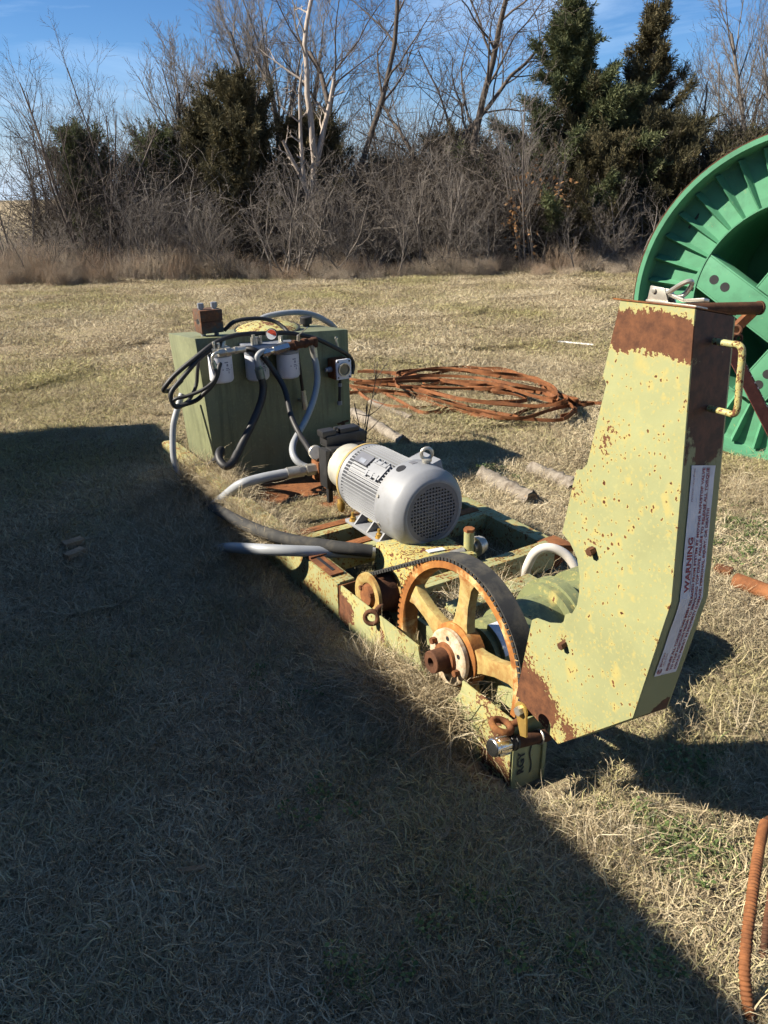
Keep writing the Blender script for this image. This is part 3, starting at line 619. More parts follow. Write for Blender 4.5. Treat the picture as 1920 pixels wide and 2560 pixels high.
def blades(rg, n, rad, ln, w, el, bend, curl=.5, mat=None, name='blades', lv=.45):
    a = rg.random(n) * 6.283; r_ = np.sqrt(rg.random(n)) * rad; b = np.c_[np.cos(a) * r_, np.sin(a) * r_, np.full(n, -.005)]
    az = rg.random(n) * 6.283; e = np.clip(rg.normal(el[0], el[1], n), R(-3), R(88)); l = ln * (1 - lv + 2 * lv * rg.random(n)); P = [b]; p = b
    for k in range(3):
        d = np.c_[np.cos(az) * np.cos(e), np.sin(az) * np.cos(e), np.sin(e)]; p = p + d * (l / 3)[:, None]; p[:, 2] = np.maximum(p[:, 2], .002); P.append(p)
        e = e - np.abs(rg.normal(bend, bend * .6, n)); az = az + rg.normal(0, curl, n)
    sd = np.c_[-np.sin(az), np.cos(az), rg.normal(0, .4, n)]; sd /= np.linalg.norm(sd, axis=1, keepdims=True); ww = (w * (.6 + .8 * rg.random(n)))[:, None] / 2
    V = np.stack([P[0] - sd * ww, P[0] + sd * ww, P[1] - sd * ww * .9, P[1] + sd * ww * .9, P[2] - sd * ww * .65, P[2] + sd * ww * .65, P[3]], 1)
    k = (np.arange(n) * 7)[:, None]; Q = np.vstack([k + np.array([[0, 1, 3, 2]]), k + np.array([[2, 3, 5, 4]])]); T = k + np.array([[4, 5, 6]])
    return npmesh(name, V.reshape(-1, 3), quads=Q, tris=T, attr=np.repeat(rg.random(n), 7), mat=mat)
def twigclump(rg, n, h, spread, r, mat, name, sub=4):
    polys = []
    for i in range(n):
        a = rg.random() * 6.283; p = np.array([math.cos(a), math.sin(a), 0]) * rg.random() * .3; d = np.array([math.cos(a) * spread * rg.random(), math.sin(a) * spread * rg.random(), 1]); l = h * (.5 + .6 * rg.random()); q = [p]
        for j in range(4): d = unit(d + rg.normal(0, .14, 3)); q.append(q[-1] + d * l / 4)
        q = np.array(q); polys.append((q, np.linspace(r, r * .35, 5)))
        for s in range(sub):
            f = .3 + .65 * rg.random(); j = int(f * 4); b = q[j]; d2 = unit(d + rg.normal(0, .6, 3)); polys.append((np.array([b, b + d2 * l * .16, b + unit(d2 + rg.normal(0, .3, 3)) * l * .34]), np.array([r * .55, r * .4, r * .2])))
    V, Q = tubes(polys, 3); return npmesh(name, V, quads=Q, attr=np.clip(rg.normal(.5, .25, len(V) // 3).repeat(3)[:len(V)], 0, 1) if len(V) % 3 == 0 else rg.random(len(V)), mat=mat)
rb = np.random.default_rng(15)
def patch(rg, n, rad, mk, name, mat):
    polys = []
    for _ in range(n): mk(rg, polys, rad)
    V, Q = tubes(polys, 3); k = len(V); sh = np.clip(.5 + .25 * np.sin(np.arange(k) // 15 * 12.9898) + rg.normal(0, .08, k), 0, 1); return npmesh(name, V, quads=Q, attr=sh, mat=mat)
def mk_brush(rg, polys, rad):
    a = rg.random() * 6.283; p = np.array([math.cos(a), math.sin(a), 0]) * math.sqrt(rg.random()) * rad; a = rg.random() * 6.283; d = np.array([math.cos(a) * .7, math.sin(a) * .7, .6 + rg.random()]); l = .9 + 1.0 * rg.random(); q = [p]
    for j in range(4): d = unit(d + rg.normal(0, .22, 3) + np.array([0, 0, -.06])); q.append(q[-1] + d * l / 4)
    q = np.array(q); r = .004 + .004 * rg.random(); polys.append((q, np.linspace(r, r * .4, 5)))
    for s in range(8):
        j = rg.integers(1, 5); d2 = unit(d * .5 + rg.normal(0, .7, 3)); polys.append((np.array([q[j], q[j] + d2 * l * .15, q[j] + unit(d2 + rg.normal(0, .5, 3)) * l * .32]), np.array([r * .6, r * .5, r * .25])))
def mk_weed(rg, polys, rad):
    a = rg.random() * 6.283; p = np.array([math.cos(a), math.sin(a), 0]) * math.sqrt(rg.random()) * rad; d = np.array([rg.normal(0, .22), rg.normal(0, .22), 1]); l = .35 + .55 * rg.random(); q = [p]
    for j in range(3): d = unit(d + rg.normal(0, .16, 3)); q.append(q[-1] + d * l / 3)
    q = np.array(q); r = .0028 + .0022 * rg.random(); polys.append((q, np.linspace(r, r * .5, 4)))
    for s in range(3):
        j = rg.integers(1, 4); d2 = unit(d + rg.normal(0, .5, 3)); polys.append((np.array([q[j], q[j] + d2 * l * .1, q[j] + d2 * l * .22]), np.array([r * .7, r * .5, r * .3])))
brush_src = [patch(rb, 60, .8, mk_brush, 'brush_clump_%d' % i, M['brush']) for i in range(4)]
weed_src = [patch(rb, 240, .55, mk_weed, 'weed_patch_%d' % i, M['weed']) for i in range(3)] + [blades(rb, 420, .5, .6, .010, (R(66), .3), .4, .35, M['weed'], 'weed_blades_%d' % i) for i in range(2)] + [blades(rb, 260, .45, .36, .011, (R(58), .35), .45, .35, M['straw_tall'], 'edge_tuft_%d' % i) for i in range(2)]
def strip(n, x0, x1, y0, y1, p=1.0):
    x = x0 + (x1 - x0) * rb.random(n); y = y0 + (y1 - y0) * rb.random(n) ** p; return np.c_[x, y, np.zeros(n)]
P = strip(170, -11, 12, 16.4, 19.8); n = len(P); hs_ = .85 + .3 * np.sin(P[:, 0] * 1.1 + 1) + .5 * rb.random(n) ** 2 + .12 * (P[:, 1] - 17); hs_ *= np.where(P[:, 0] < -4.5, .62, np.where(P[:, 0] > 2.5, .68, .92))
scatter('bare_brush', P, np.c_[rb.normal(0, .1, n), rb.normal(0, .1, n), rb.random(n) * 6.28], hs_, rb.integers(0, 4, n), brush_src, 'dense brown leafless brush under the treeline', 'brush')
thick_src = [patch(rb, 90, .75, mk_brush, 'thicket_clump_%d' % i, M['thicket']) for i in range(3)]
P = strip(150, -6.5, 11, 17.6, 20.2); n = len(P)
scatter('vine_thicket', P, np.c_[rb.normal(0, .1, n), rb.normal(0, .1, n), rb.random(n) * 6.28], 1.0 + .45 * rb.random(n) + .25 * np.sin(P[:, 0] * .8 + .5), rb.integers(0, 3, n), thick_src, 'dark vine-hung thicket filling the gaps between the trees', 'thicket')
P = strip(400, -11, 12, 14.75, 16.1, 1.1); P[:, 1] += .22 * np.sin(P[:, 0] * 1.3) + .12 * np.sin(P[:, 0] * 3.7); n = len(P)
sc2 = (.55 + .5 * rb.random(n)) * np.clip((P[:, 1] - 14.4) / .8, .5, 1.1) * np.where(P[:, 0] < -3, .85, .55)
scatter('dead_weeds', P, np.c_[rb.normal(0, .08, n), rb.normal(0, .08, n), rb.random(n) * 6.28], sc2, np.where((P[:, 1] < 15.25) & (rb.random(n) < .75), rb.integers(5, 7, n), rb.integers(0, 5, n)), weed_src, 'strip of tall dead weeds along the field edge', 'weeds')
# dry leaves still hanging on the brush below the cedars
cl = np.array([GY(px, py, 15.7) for px, py in ((1300, 470), (1340, 440), (1370, 500), (1290, 530), (1400, 470), (1310, 600), (1280, 560))])
tl = np.repeat(cl, 26, 0) + rb.normal(0, .16, (26 * len(cl), 3)); V, T, A = scatter_np((np.array([(0, -.03, 0), (.05, 0, .01), (0, .03, 0), (-.05, 0, .01)], float), np.array([(0, 1, 2), (0, 2, 3)])), tl, rot_to(rb.normal(0, 1, (len(tl), 3)), rb.random(len(tl)) * 6), .6 + .7 * rb.random(len(tl)), rb.random(len(tl)))
tag(linkmesh('dry_leaves', npmesh('dry_leaves', V, tris=T, attr=A, mat=M['leaf_tan'])), 'dry tan leaves still hanging below the tallest cedar', 'leaves', kind='stuff')

# ================================================================== THE MACHINE (machine frame: x across to the right, y to the back, z up)
EX, EY, EZ = np.array([1.0, 0, 0]), np.array([0, 1.0, 0]), np.array([0, 0, 1.0])
def yz(x0): return lambda a, b, t: (x0 + t, a, b)
# ---- skid frame
sk = thing('skid_frame', 'rusty green steel skid frame carrying the tank and the motor', 'skid', (0, .95, 0), True)
mb = MB(); mb.box((-.002, .95, .02), (.008, 3.02, .195)); mb.box((.008, .95, .185), (.07, 3.02, .2)); mb.box((.008, .95, .02), (.07, 3.02, .032)); link('left_rail', mb, M['frame'], sk, bevel=.002)
mb = MB(); mb.box((.872, .84, .03), (.94, 3.0, .18)); link('right_rail', mb, M['frame'], sk, bevel=.004)
mb = MB(); mb.box((.0, 1.0, .203), (.055, 1.30, .209)); link('slot_plate', mb, M['rust'], sk)
mb = MB(); mb.box((.022, 1.03, .2095), (.034, 1.2, .211)); link('slot', mb, M['dark'], sk)
for y0 in (1.165, 1.375):
    for dy, m_ in ((0, 'frame'), (.055, 'rust_o')):
        mb = MB(); mb.box((.012, y0 + dy, .12), (.87, y0 + dy + .012, .188)); mb.box((.012, y0 + dy + .012, .178), (.87, y0 + dy + .044, .188)); link('cross_beam', mb, M[m_], sk, bevel=.002)
mb = MB(); mb.box((.14, .74, .10), (.87, .765, .2)); mb.box((.14, .765, .19), (.87, .80, .2)); link('cross_beam', mb, M['frame'], sk, bevel=.003)
mb = MB(); mb.box((.012, 1.56, .035), (.87, 3.0, .05)); link('drip_pan', mb, M['rust_o'], sk)
mb = MB(); mb.box((.012, 1.55, .05), (.87, 1.562, .085)); link('pan_lip', mb, M['rust'], sk)
c = pZ(662, 1305, .17); mb = MB(); mb.ringlathe((c[0], c[1], .05), EZ, [(0, .028), (.1, .028), (.125, .036), (.125, .030), (.1, .022), (0, .022)], 20); link('pipe_socket', mb, M['rust'], sk)
c = pZ(772, 1399, .2); mb = MB(); mb.box((.0, 1.16, .2105), (.12, 1.23, .216)); link('lug_plate', mb, M['rust'], sk); mb = MB(); mb.hexnut((.045, 1.195, .216), (.045, 1.195, .228), .013); link('bolt', mb, M['rust_d'], sk)
mb = MB(); mb.hexa([(.85, .80, .05), (.95, .80, .05), (.95, .84, .05), (.85, .84, .05), (.84, .74, .21), (.96, .70, .19), (.96, .84, .185), (.85, .84, .185)]); link('rail_end', mb, M['rust_o'], sk, bevel=.004)
mb = MB(); mb.hexa([(.268, .845, .03), (.55, .80, .03), (.55, 1.10, .03), (.245, 1.11, .03), (.274, .872, .243), (.52, .80, .236), (.52, 1.06, .232), (.25, 1.088, .243)]); link('mount_box', mb, painted('mount_paint', amount=.66, scale=7, primer=(.55, .43, .12), spots=False), sk, bevel=.003)
mb = MB(); mb.obox((.40, .90, .243), (1, -.15, -.03), (0, 1, .02), EZ, .035, .012, .0015); link('paper_tag', mb, M['decal2'], sk)
mb = MB(); mb.cyl((.52, .85, .12), (.52, .85, .31), .02); link('stand_pipe', mb, M['paint'], sk); mb = MB(); mb.hexnut((.52, .85, .31), (.52, .85, .322), .022); link('pipe_cap', mb, M['rust_o'], sk)
mb = MB(); mb.lathe((.54, .85, .235), (1, .1, .05), [(0, .018), (.015, .018), (.015, .038), (.03, .038), (.03, .034), (.045, .034), (.045, .028), (.055, .028)], 20); mb.cyl((.44, .87, .22), (.5, .85, .23), .017); link('union_fitting', mb, M['zinc'], sk)

# ---- drive head behind the guard
dh = thing('gear_unit', 'green cylindrical drive head covered in dead grass behind the large pulley', 'gearbox', (.3, .31, 0), True)
mb = MB(); mb.lathe((.135, .31, .20), EX, [(0, .085), (.02, .085), (.02, .10), (.10, .10), (.10, .115), (.27, .115), (.27, .145), (.295, .145), (.295, .155), (.335, .155), (.335, .12), (.42, .12), (.42, .15), (.56, .15), (.56, .09), (.60, .09)], 36); link('housing', mb, painted('gear_paint', paint=(.17, .19, .092), amount=.54, scale=7, streak=.6, spot=.8), dh)
mb = MB(); mb.box((.18, .14, -.02), (.72, .48, .10)); link('pedestal', mb, M['paint'], dh, bevel=.01)
mb = MB(); mb.hexa([(.22, .52, .19), (.60, .52, .19), (.60, .60, .19), (.22, .60, .19), (.22, .52, .215), (.60, .52, .215), (.60, .60, .215), (.22, .60, .215)]); link('tie_channel', mb, M['frame'], dh, bevel=.003)
mb = MB()
for k in range(9):
    a0, a1 = R(200 + k * 7), R(207 + k * 7)
    mb.add([(.155, .31 + .1025 * math.cos(a), .20 - .1025 * math.sin(a)) for a in (a0, a1)] + [(.232, .31 + .1025 * math.cos(a), .20 - .1025 * math.sin(a)) for a in (a1, a0)], [(0, 1, 2, 3)])
link('decal', mb, M['decal'], dh)

# ---- lower belt guard
gd = thing('belt_guard', 'open green belt guard trough with rust patches, lower half', 'guard', (0, .45, 0), True)
poly = [(.0, -.03), (.0, .212), (.214, .212)] + [(.324 - .11 * math.cos(q), .212 - .11 * math.sin(q)) for q in np.linspace(.12, math.pi - .12, 14)] + [(.434, .210), (.92, .203), (.945, .06), (.945, -.03)]
mb = MB(); mb.prism(poly, yz(-.004), 0, .006); link('side_plate', mb, M['guard'], gd, bevel=.001)
mb = MB(); mb.box((.002, -.004, -.03), (.105, .002, .2)); link('front_plate', mb, M['paint'], gd)
mb = MB(); mb.box((.105, -.012, -.03), (.118, .945, .19)); link('back_plate', mb, M['paint'], gd)
mb = MB(); mb.box((.002, .94, -.03), (.105, .946, .19)); link('end_plate', mb, M['rust'], gd)
V_, F_ = text_mesh('RGY', .034, .0012); mb = MB(); mb.add([(.030 - q * 1.0 + .012, -.0065, .022 + p * 1.15) for p, q, _ in V_], F_); link('lettering', mb, M['ink_d'], gd, smooth=0)
mb = MB(); wv = [(.066 + .004 * math.sin(t * 9), -.0065, .012 + .13 * t) for t in np.linspace(0, 1, 16)]; mb.ribbon(wv, .0045, .0006, EX); link('wavy_stripe', mb, M['ink_d'], gd)
# lifting eyes, hinge tab, pipe stub with chrome nut
c = pX(1254, 1815, -.035); mb = MB(); mb.torus(c, (.25, -.15, 1), .026, .0095, 28, 10); mb.cyl(c + np.array([.03, -.005, -.004]), c + np.array([.055, -.012, .0]), .010); link('lifting_eye', mb, M['rust'], gd)
c = pX(929, 1544, -.022); mb = MB(); mb.torus(c, unit((w2m(CP) - c) * np.array([1, 1, .35]) + np.array([-.5, 0, 0])), .022, .0082, 28, 10); mb.cyl(c + np.array([.018, .0, .018]), c + np.array([.05, .01, .03]), .010); link('lifting_eye', mb, M['rust_d'], gd)
c = pX(1299, 1790, -.03); mb = MB(); mb.prism([(.022 * math.cos(q) - .002, .022 * math.sin(q) + .018) for q in np.linspace(R(-20), R(200), 12)] + [(-.028, -.05), (-.006, -.058)], lambda a, b, t: (c[0] + t, c[1] + a, c[2] + b), 0, .006); link('hinge_tab', mb, M['tab'], gd, bevel=.001)
mb = MB(); mb.hexnut((c[0] - .012, c[1] - .002, c[2] + .019), (c[0], c[1] - .002, c[2] + .019), .0125); link('hinge_bolt', mb, M['zinc'], gd)
a = pY(1249, 1865, -.03); b = pY(1349, 1841, -.03); d = unit(b - a)
mb = MB(); mb.cyl(a + d * .058, a + d * .175, .0175, n=20); link('pipe_stub', mb, M['rust_d'], gd)
mb = MB(); mb.lathe(a, d, [(-.028, .020), (-.025, .0235), (.022, .0235), (.026, .020)], 20)
for k in range(10):
    q = 2 * math.pi * k / 10; x_, y_, _ = frame(d); r_ = x_ * math.cos(q) + y_ * math.sin(q); mb.obox(a + r_ * .0235 + d * .004, d, np.cross(d, r_), r_, .018, .0042, .0022)
link('chrome_nut', mb, M['chrome'], gd, bevel=.0008)
mb = MB(); mb.ringlathe(a + d * .028, d, [(0, .013), (.03, .013), (.03, .019), (0, .019)], 16); mb.torus(a + d * .035, d, .018, .003, 16, 6); mb.torus(a + d * .05, d, .018, .003, 16, 6); link('seal', mb, M['rubber'], gd)
mb = MB(); mb.torus(a + d * .14, d, .0195, .003, 20, 6); link('collar', mb, M['zinc'], gd)

# ---- large pulley
tl_ = R(-4); AXW = unit(EX * math.cos(tl_) + EZ * math.sin(tl_)); WZ = unit(EZ * math.cos(tl_) - EX * math.sin(tl_)); WC = np.array([.036, .313, .228]); RW = .292
def wp(t, ang, r): return WC + AXW * t + (-EY * math.cos(ang) + WZ * math.sin(ang)) * r      # ang as seen from the left side
wh = thing('drive_pulley', 'large five-spoked rusty toothed pulley wheel', 'pulley', (.04, .313, -.06), True)
def wring(mb, prof, n=72):
    k = len(prof); vs = []; fs = []
    for t, r in prof:
        for i in range(n): vs.append(wp(t, 2 * math.pi * i / n, r))
    for j in range(k):
        for i in range(n): fs.append((j * n + i, j * n + (i + 1) % n, ((j + 1) % k) * n + (i + 1) % n, ((j + 1) % k) * n + i))
    mb.add(vs, fs)
mb = MB(); wring(mb, [(.0, RW - .006), (.0, RW - .026), (.008, RW - .032), (.03, RW - .036), (.055, RW - .032), (.062, RW - .022), (.062, RW - .004), (.004, RW - .004)]); link('rim', mb, M['wheel'], wh)
for k in range(5):
    ang = R(86 + 72 * k); da = .0; p0, p1 = .085, RW - .030; w0, w1 = .030, .0235; pr = []
    for s in (-1, 1): pr.append((p0, s * w0 * 1.25)); 
    side = lambda r, s, t: WC + AXW * t + (-EY * math.cos(ang) + WZ * math.sin(ang)) * r + (EY * math.sin(ang) + WZ * math.cos(ang)) * s
    outl = [(p0, -w0 * 1.3), (p0 + .03, -w0), ((p0 + p1) / 2, -w1), (p1 - .03, -w1 * 1.15), (p1 + .004, -w1 * 1.9), (p1 + .004, w1 * 1.9), (p1 - .03, w1 * 1.15), ((p0 + p1) / 2, w1), (p0 + .03, w0), (p0, w0 * 1.3)]
    mb = MB(); mb.prism(outl, side, .012, .044); link('spoke', mb, M['wheelface'], wh, bevel=.004)
mb = MB(); wring(mb, [(.006, .1), (.0, .085), (-.004, .05), (.05, .05), (.05, .1)], 40); link('hub_boss', mb, M['wheel'], wh)
mb = MB(); wring(mb, [(-.022, .082), (-.024, .078), (-.024, .03), (-.005, .03), (-.005, .086), (-.018, .086)], 40); link('hub_flange', mb, M['flange'], wh)
mb = MB(); wring(mb, [(-.024, .048), (-.034, .046), (-.034, .02), (-.02, .02), (-.02, .048)], 32); link('bushing', mb, M['rust_o'], wh)
mb = MB(); wring(mb, [(-.034, .034), (-.078, .034), (-.08, .032), (-.08, .0145), (-.04, .0145), (-.034, .0145)], 28); link('shaft_end', mb, M['rust_d'], wh)
mb = MB(); mb.add([wp(-.05, 2 * math.pi * i / 20, .015) for i in range(20)], [tuple(range(20))]); link('bore', mb, M['dark'], wh)
for ang, prt in ((150, 1), (30, 0), (-15, 1), (-75, 0), (-140, 1), (90, 0)):
    q = wp(-.026, R(ang), .064); mb = MB()
    if prt: mb.hexnut(q, q - AXW * .016, .0105); link('bolt', mb, M['rust'], wh)
    else: mb.cyl(q + AXW * .003, q - AXW * .0006 + AXW * .0016, .0075, n=12); link('bolt_hole', mb, M['dark'], wh)
NT = 90; mb = MB()
for i in range(NT):
    ang = 2 * math.pi * (i + .5) / NT; er = -EY * math.cos(ang) + WZ * math.sin(ang); et = EY * math.sin(ang) + WZ * math.cos(ang)
    mb.obox(WC + AXW * .032 + er * (RW - .0005), AXW, et, er, .031, .0052, .006)
tag(link('rim_teeth', mb, M['wheel'], wh), kind='stuff')
# ---- small pulley
sp = thing('small_pulley', 'small flanged toothed pulley, rusty yellow, behind the guard edge', 'pulley', (.03, .773, .15), True)
SC_ = np.array([.018, .765, .228]); SR = .066
mb = MB(); mb.ringlathe(SC_, AXW, [(0, .045), (-.006, .055), (-.006, .079), (.006, .081), (.006, .045)], 40); link('flange', mb, M['wheelface'], sp)
mb = MB(); mb.ringlathe(SC_, AXW, [(.006, .03), (.006, SR), (.085, SR), (.085, .03)], 36); link('toothed_drum', mb, M['rust_d'], sp)
mb = MB(); mb.ringlathe(SC_, AXW, [(.085, .03), (.085, .079), (.09, .079), (.09, .03)], 36); link('flange', mb, M['wheelface'], sp)
mb = MB(); mb.lathe(SC_, AXW, [(-.012, .03), (-.012, .034), (.01, .046), (.02, .046)], 28); link('bushing', mb, M['rust_o'], sp)
for a_ in (30, 150, 270):
    q = SC_ - AXW * .001 + (-EY * math.cos(R(a_)) + EZ * math.sin(R(a_))) * .037; mb = MB(); mb.hexnut(q, q - AXW * .014, .0085); link('bolt', mb, M['rust'], sp)
# ---- belt round both pulleys
bt = thing('drive_belt', 'black toothed rubber belt round the large and small pulleys', 'belt', (.06, .5, -.06), True)
dvec = SC_ - WC; Dd = math.hypot(-dvec[1], dvec[2]); th0 = math.atan2(dvec @ WZ, -dvec[1]); al = math.acos((RW + .006 - SR - .006) / Dd)
path = [(WC, th, RW + .0075) for th in np.linspace(th0 + al, th0 - al + 2 * math.pi, 100)] + [(SC_, th, SR + .0075) for th in np.linspace(th0 - al, th0 + al, 18)]
BP = []
for c_, th, r_ in path: BP.append(c_ + (-EY * math.cos(th) + WZ * math.sin(th)) * r_ + AXW * (.032 if c_ is WC else .05))
# dense resample
BP = np.array(BP + [BP[0]]); sl = np.r_[0, np.cumsum(np.linalg.norm(np.diff(BP, axis=0), axis=1))]; NB = 128; ss = np.linspace(0, sl[-1], NB, endpoint=False); BPR = np.c_[[np.interp(ss, sl, BP[:, i]) for i in range(3)]].T
mb = MB(); mb.ribbon(BPR, .062, .005, AXW, closed=True); link('band', mb, M['rubber2'], bt)
TT = np.roll(BPR, -1, 0) - np.roll(BPR, 1, 0); tooth0 = None
for i in range(NB):
    t_ = unit(TT[i]); nn = unit(np.cross(t_, AXW)); cen = WC if np.linalg.norm(BPR[i] - WC) < RW + .03 else (SC_ if np.linalg.norm(BPR[i] - SC_) < SR + .05 else (WC + SC_) / 2)
    if nn @ (cen - BPR[i]) < 0: nn = -nn
    if tooth0 is None:
        mb = MB(); mb.box((-.0345, -.0058, .0015), (.0325, .0058, .0105)); tooth0 = link('tooth', mb, M['rubber2'], None); tooth0.parent = bt; to = tooth0
    else: to = bpy.data.objects.new('tooth', tooth0.data); COL.objects.link(to); to.parent = bt
    p_ = BPR[i] - BASE[bt.name]; to.matrix_local = Matrix(((AXW[0], t_[0], nn[0], p_[0]), (AXW[1], t_[1], nn[1], p_[1]), (AXW[2], t_[2], nn[2], p_[2]), (0, 0, 0, 1)))
bpy.context.view_layer.update()

# ---- hinged upper guard, swung open and standing on end
cv = thing('belt_guard_cover', 'tall yellow-green steel guard cover swung open, rust-spotted, with warning label', 'guard cover', (.09, -.155, .215), True)
X0, X1 = .03, .150
out_ = [(-0.1886, 1.3015), (-0.3537, 1.3046), (-0.3787, 0.9568), (-0.3923, 0.7437), (-0.3401, 0.4293), (-0.1333, 0.2142), (0.0276, 0.2612)]  # cover coordinates traced from image pixels, scaled about the camera to a deeper plane
inn_ = [(-0.0121, 0.5139), (-0.0267, 0.5254), (-0.0696, 0.5338), (-0.1082, 0.5515), (-0.1364, 0.586), (-0.1521, 0.6226), (-0.1552, 0.6581), (-0.1521, 0.6978), (-0.1395, 0.7375), (-0.1155, 0.7646), (-0.0884, 0.7803), (-0.1145, 0.9391), (-0.1301, 0.9443), (-0.1437, 0.961), (-0.174, 1.1386), (-0.1698, 1.1459), (-0.1625, 1.149)]
prof = out_ + inn_
bc = np.array(BASE[cv.name])
def cb(y, z, r0, r1, s): return ((X0 - bc[0], y - bc[1], z - bc[2]), r0, r1, s)
edge_b = [cb(np.interp(z_, [0.4293, 0.7437, 0.9568, 1.3046], [-0.3349, -0.3871, -0.3735, -0.3484]), z_, .0, .03, .14) for z_ in (0.4763, 0.5599, 0.6435, 0.8106, 0.8941, 0.9777, 1.0613, 1.1448, 1.2179)] + [cb(-0.1656, 0.2518, .0, .035, .14), cb(-0.2283, 0.3197, .0, .035, .12), cb(-0.291, 0.3823, .0, .035, .12)]
cover_mat = painted('cover_paint', flat=True, amount=.515, chips=.665, scale=9, spot=.86, biases=[cb(-.193, 1.243, .0, .05, .30), cb(-.346, 1.25, .0, .05, .30), cb(0.0015, 0.3301, .0, .14, .40), cb(-0.0508, 0.2831, .0, .10, .30), cb(-0.1448, 0.2779, .0, .09, .2), cb(-0.2074, 1.2514, .0, .058, .33), cb(-0.244, 1.2514, .0, .058, .28), cb(-0.2753, 1.2514, .0, .058, .33), cb(-0.3067, 1.2534, .0, .058, .28), cb(-0.3328, 1.2545, .0, .058, .33), cb(-0.1918, 1.0299, .0, .075, .2), cb(-0.1239, 0.9046, .0, .06, .15), cb(-0.2074, 0.2883, .0, .08, .13), cb(-0.1865, 0.7751, .0, .04, .18), cb(-0.1604, 0.7688, .0, .03, .12), cb(-0.126, 0.5045, .0, .04, .18), cb(-0.1186, 0.5338, .0, .03, .1)] + edge_b)
mb = MB(); mb.prism(prof, yz(X0), 0, .004); link('face_plate', mb, cover_mat, cv)
rim_pts = list(out_)
def rim_mat():
    n = N('cover_rim_paint'); v = n.coord(); z = n.axis(v, 2, .72, .90); f = n.noise(v, 16, 7, .7, .3)
    p = n.mix(n.ramp(n.noise(v, 7, 4), [(.3, 0.0), (.7, 1.0)]), tuple(x * .8 for x in PAINT), tuple(x * .95 for x in PAINT))
    rc = n.mix(n.ramp(n.noise(v, 40, 5, .7), [(.4, 0.0), (.65, 1.0)]), (.05, .028, .022), (.11, .048, .03))
    t = n.math('ADD', n.math('MULTIPLY', z, .36), f); c = n.mix(n.ramp(t, [(.66, 0.0), (.72, 1.0)]), p, rc)
    low = n.near(v, (.03, -.18, .19), .02, .07); c = n.mix(n.ramp(n.math('ADD', f, n.math('MULTIPLY', low, .3)), [(.70, 0.0), (.74, 1.0)]), c, rc)
    n.bump(f, .3, .003); return n.set(c, .6, 0, .3)
mb = MB(); t_ = .004
inset = []
for i, p_ in enumerate(rim_pts):
    a_ = np.array(rim_pts[max(i - 1, 0)]); b_ = np.array(rim_pts[min(i + 1, len(rim_pts) - 1)]); d_ = unit(np.r_[b_ - a_, 0])[:2]; inset.append((p_[0] - d_[1] * t_, p_[1] + d_[0] * t_))
k = len(rim_pts); vs_ = []
for x_ in (X0 + .004, X1 - .004):
    vs_ += [(x_, a_, b_) for a_, b_ in rim_pts]; vs_ += [(x_, a_, b_) for a_, b_ in inset]
fs_ = []
for i in range(k - 1):
    fs_ += [(i, i + 1, 2 * k + i + 1, 2 * k + i), (k + i, 3 * k + i, 3 * k + i + 1, k + i + 1), (i, k + i, k + i + 1, i + 1), (2 * k + i, 2 * k + i + 1, 3 * k + i + 1, 3 * k + i)]
fs_ += [(0, 2 * k, 3 * k, k), (k - 1, 2 * k - 1, 4 * k - 1, 3 * k - 1)]
mb.add(vs_, fs_); link('rim_band', mb, rim_mat(), cv, smooth=25)
mb = MB(); mb.prism(prof, yz(X1 - .004), 0, .004); link('back_plate', mb, M['paint'], cv)
mb = MB(); mb.prism([(-0.1886, 1.303), (-0.3547, 1.306), (-0.3547, 1.308), (-0.1709, 1.306), (-0.1688, 1.303)], yz(X0 - .001), 0, X1 - X0); link('top_flange', mb, M['rust'], cv)
for y_, z_ in ((-0.1844, 0.7751), (-0.126, 0.5045)):
    mb = MB(); mb.hexnut((X0, y_, z_), (X0 - .016, y_, z_ - .002), .0095); link('bolt', mb, M['rust_d'], cv)
# handle
def rimY(z): return np.interp(z, [0.4293, 0.7437, 0.9568, 1.3046], [-0.3401, -0.3923, -0.3787, -0.3537])
h1 = pY(1791, 854, -0.3662); h2 = pY(1778, 1022, -0.3745); o1 = h1 + np.array([0, -.052, .0]); o2 = h2 + np.array([0, -.052, .0])
P_ = [h1 + EY * .005, h1 + (o1 - h1) * .6, o1 * .86 + h1 * .14, o1 + (o2 - o1) * .1, (o1 + o2) / 2, o2 + (o1 - o2) * .1, o2 * .86 + h2 * .14, h2 + (o2 - h2) * .6, h2 + EY * .005]
mb = MB(); mb.tube(catmull(P_, 6), .0062, 12); link('handle', mb, painted('handle_paint', amount=.66, scale=16, primer=(.45, .38, .12)), cv)
# toggle latch on top
lt = MB(); zl = 1.3075
lt.box((0.05, -0.3411, zl), (0.084, -0.2304, zl + .004))
for x_ in (.054, .076): lt.hexa([(x_, -0.2785, zl + .003), (x_ + .004, -0.2785, zl + .003), (x_ + .004, -0.2304, zl + .003), (x_, -0.2304, zl + .003), (x_, -0.2659, zl + .028), (x_ + .004, -0.2659, zl + .028), (x_ + .004, -0.2346, zl + .030), (x_, -0.2346, zl + .030)])
lt.bar((0.067, -0.2429, zl + .024), (0.067, -0.3067, zl + .010), .018, .006); lt.bar((0.067, -0.3046, zl + .010), (0.067, -0.3484, zl + .016), .016, .006); lt.cyl((0.05, -0.245, zl + .021), (0.084, -0.245, zl + .021), .005, n=10)
latch = link('toggle_latch', lt, M['zinc'], cv, bevel=.0015)
tri = [np.array(p) for p in ((0.058, -0.2722, zl + .020), (0.058, -0.2993, zl + .038), (0.065, -0.3119, zl + .045), (0.073, -0.3087, zl + .039), (0.073, -0.2973, zl + .022), (0.065, -0.2868, zl + .015))]
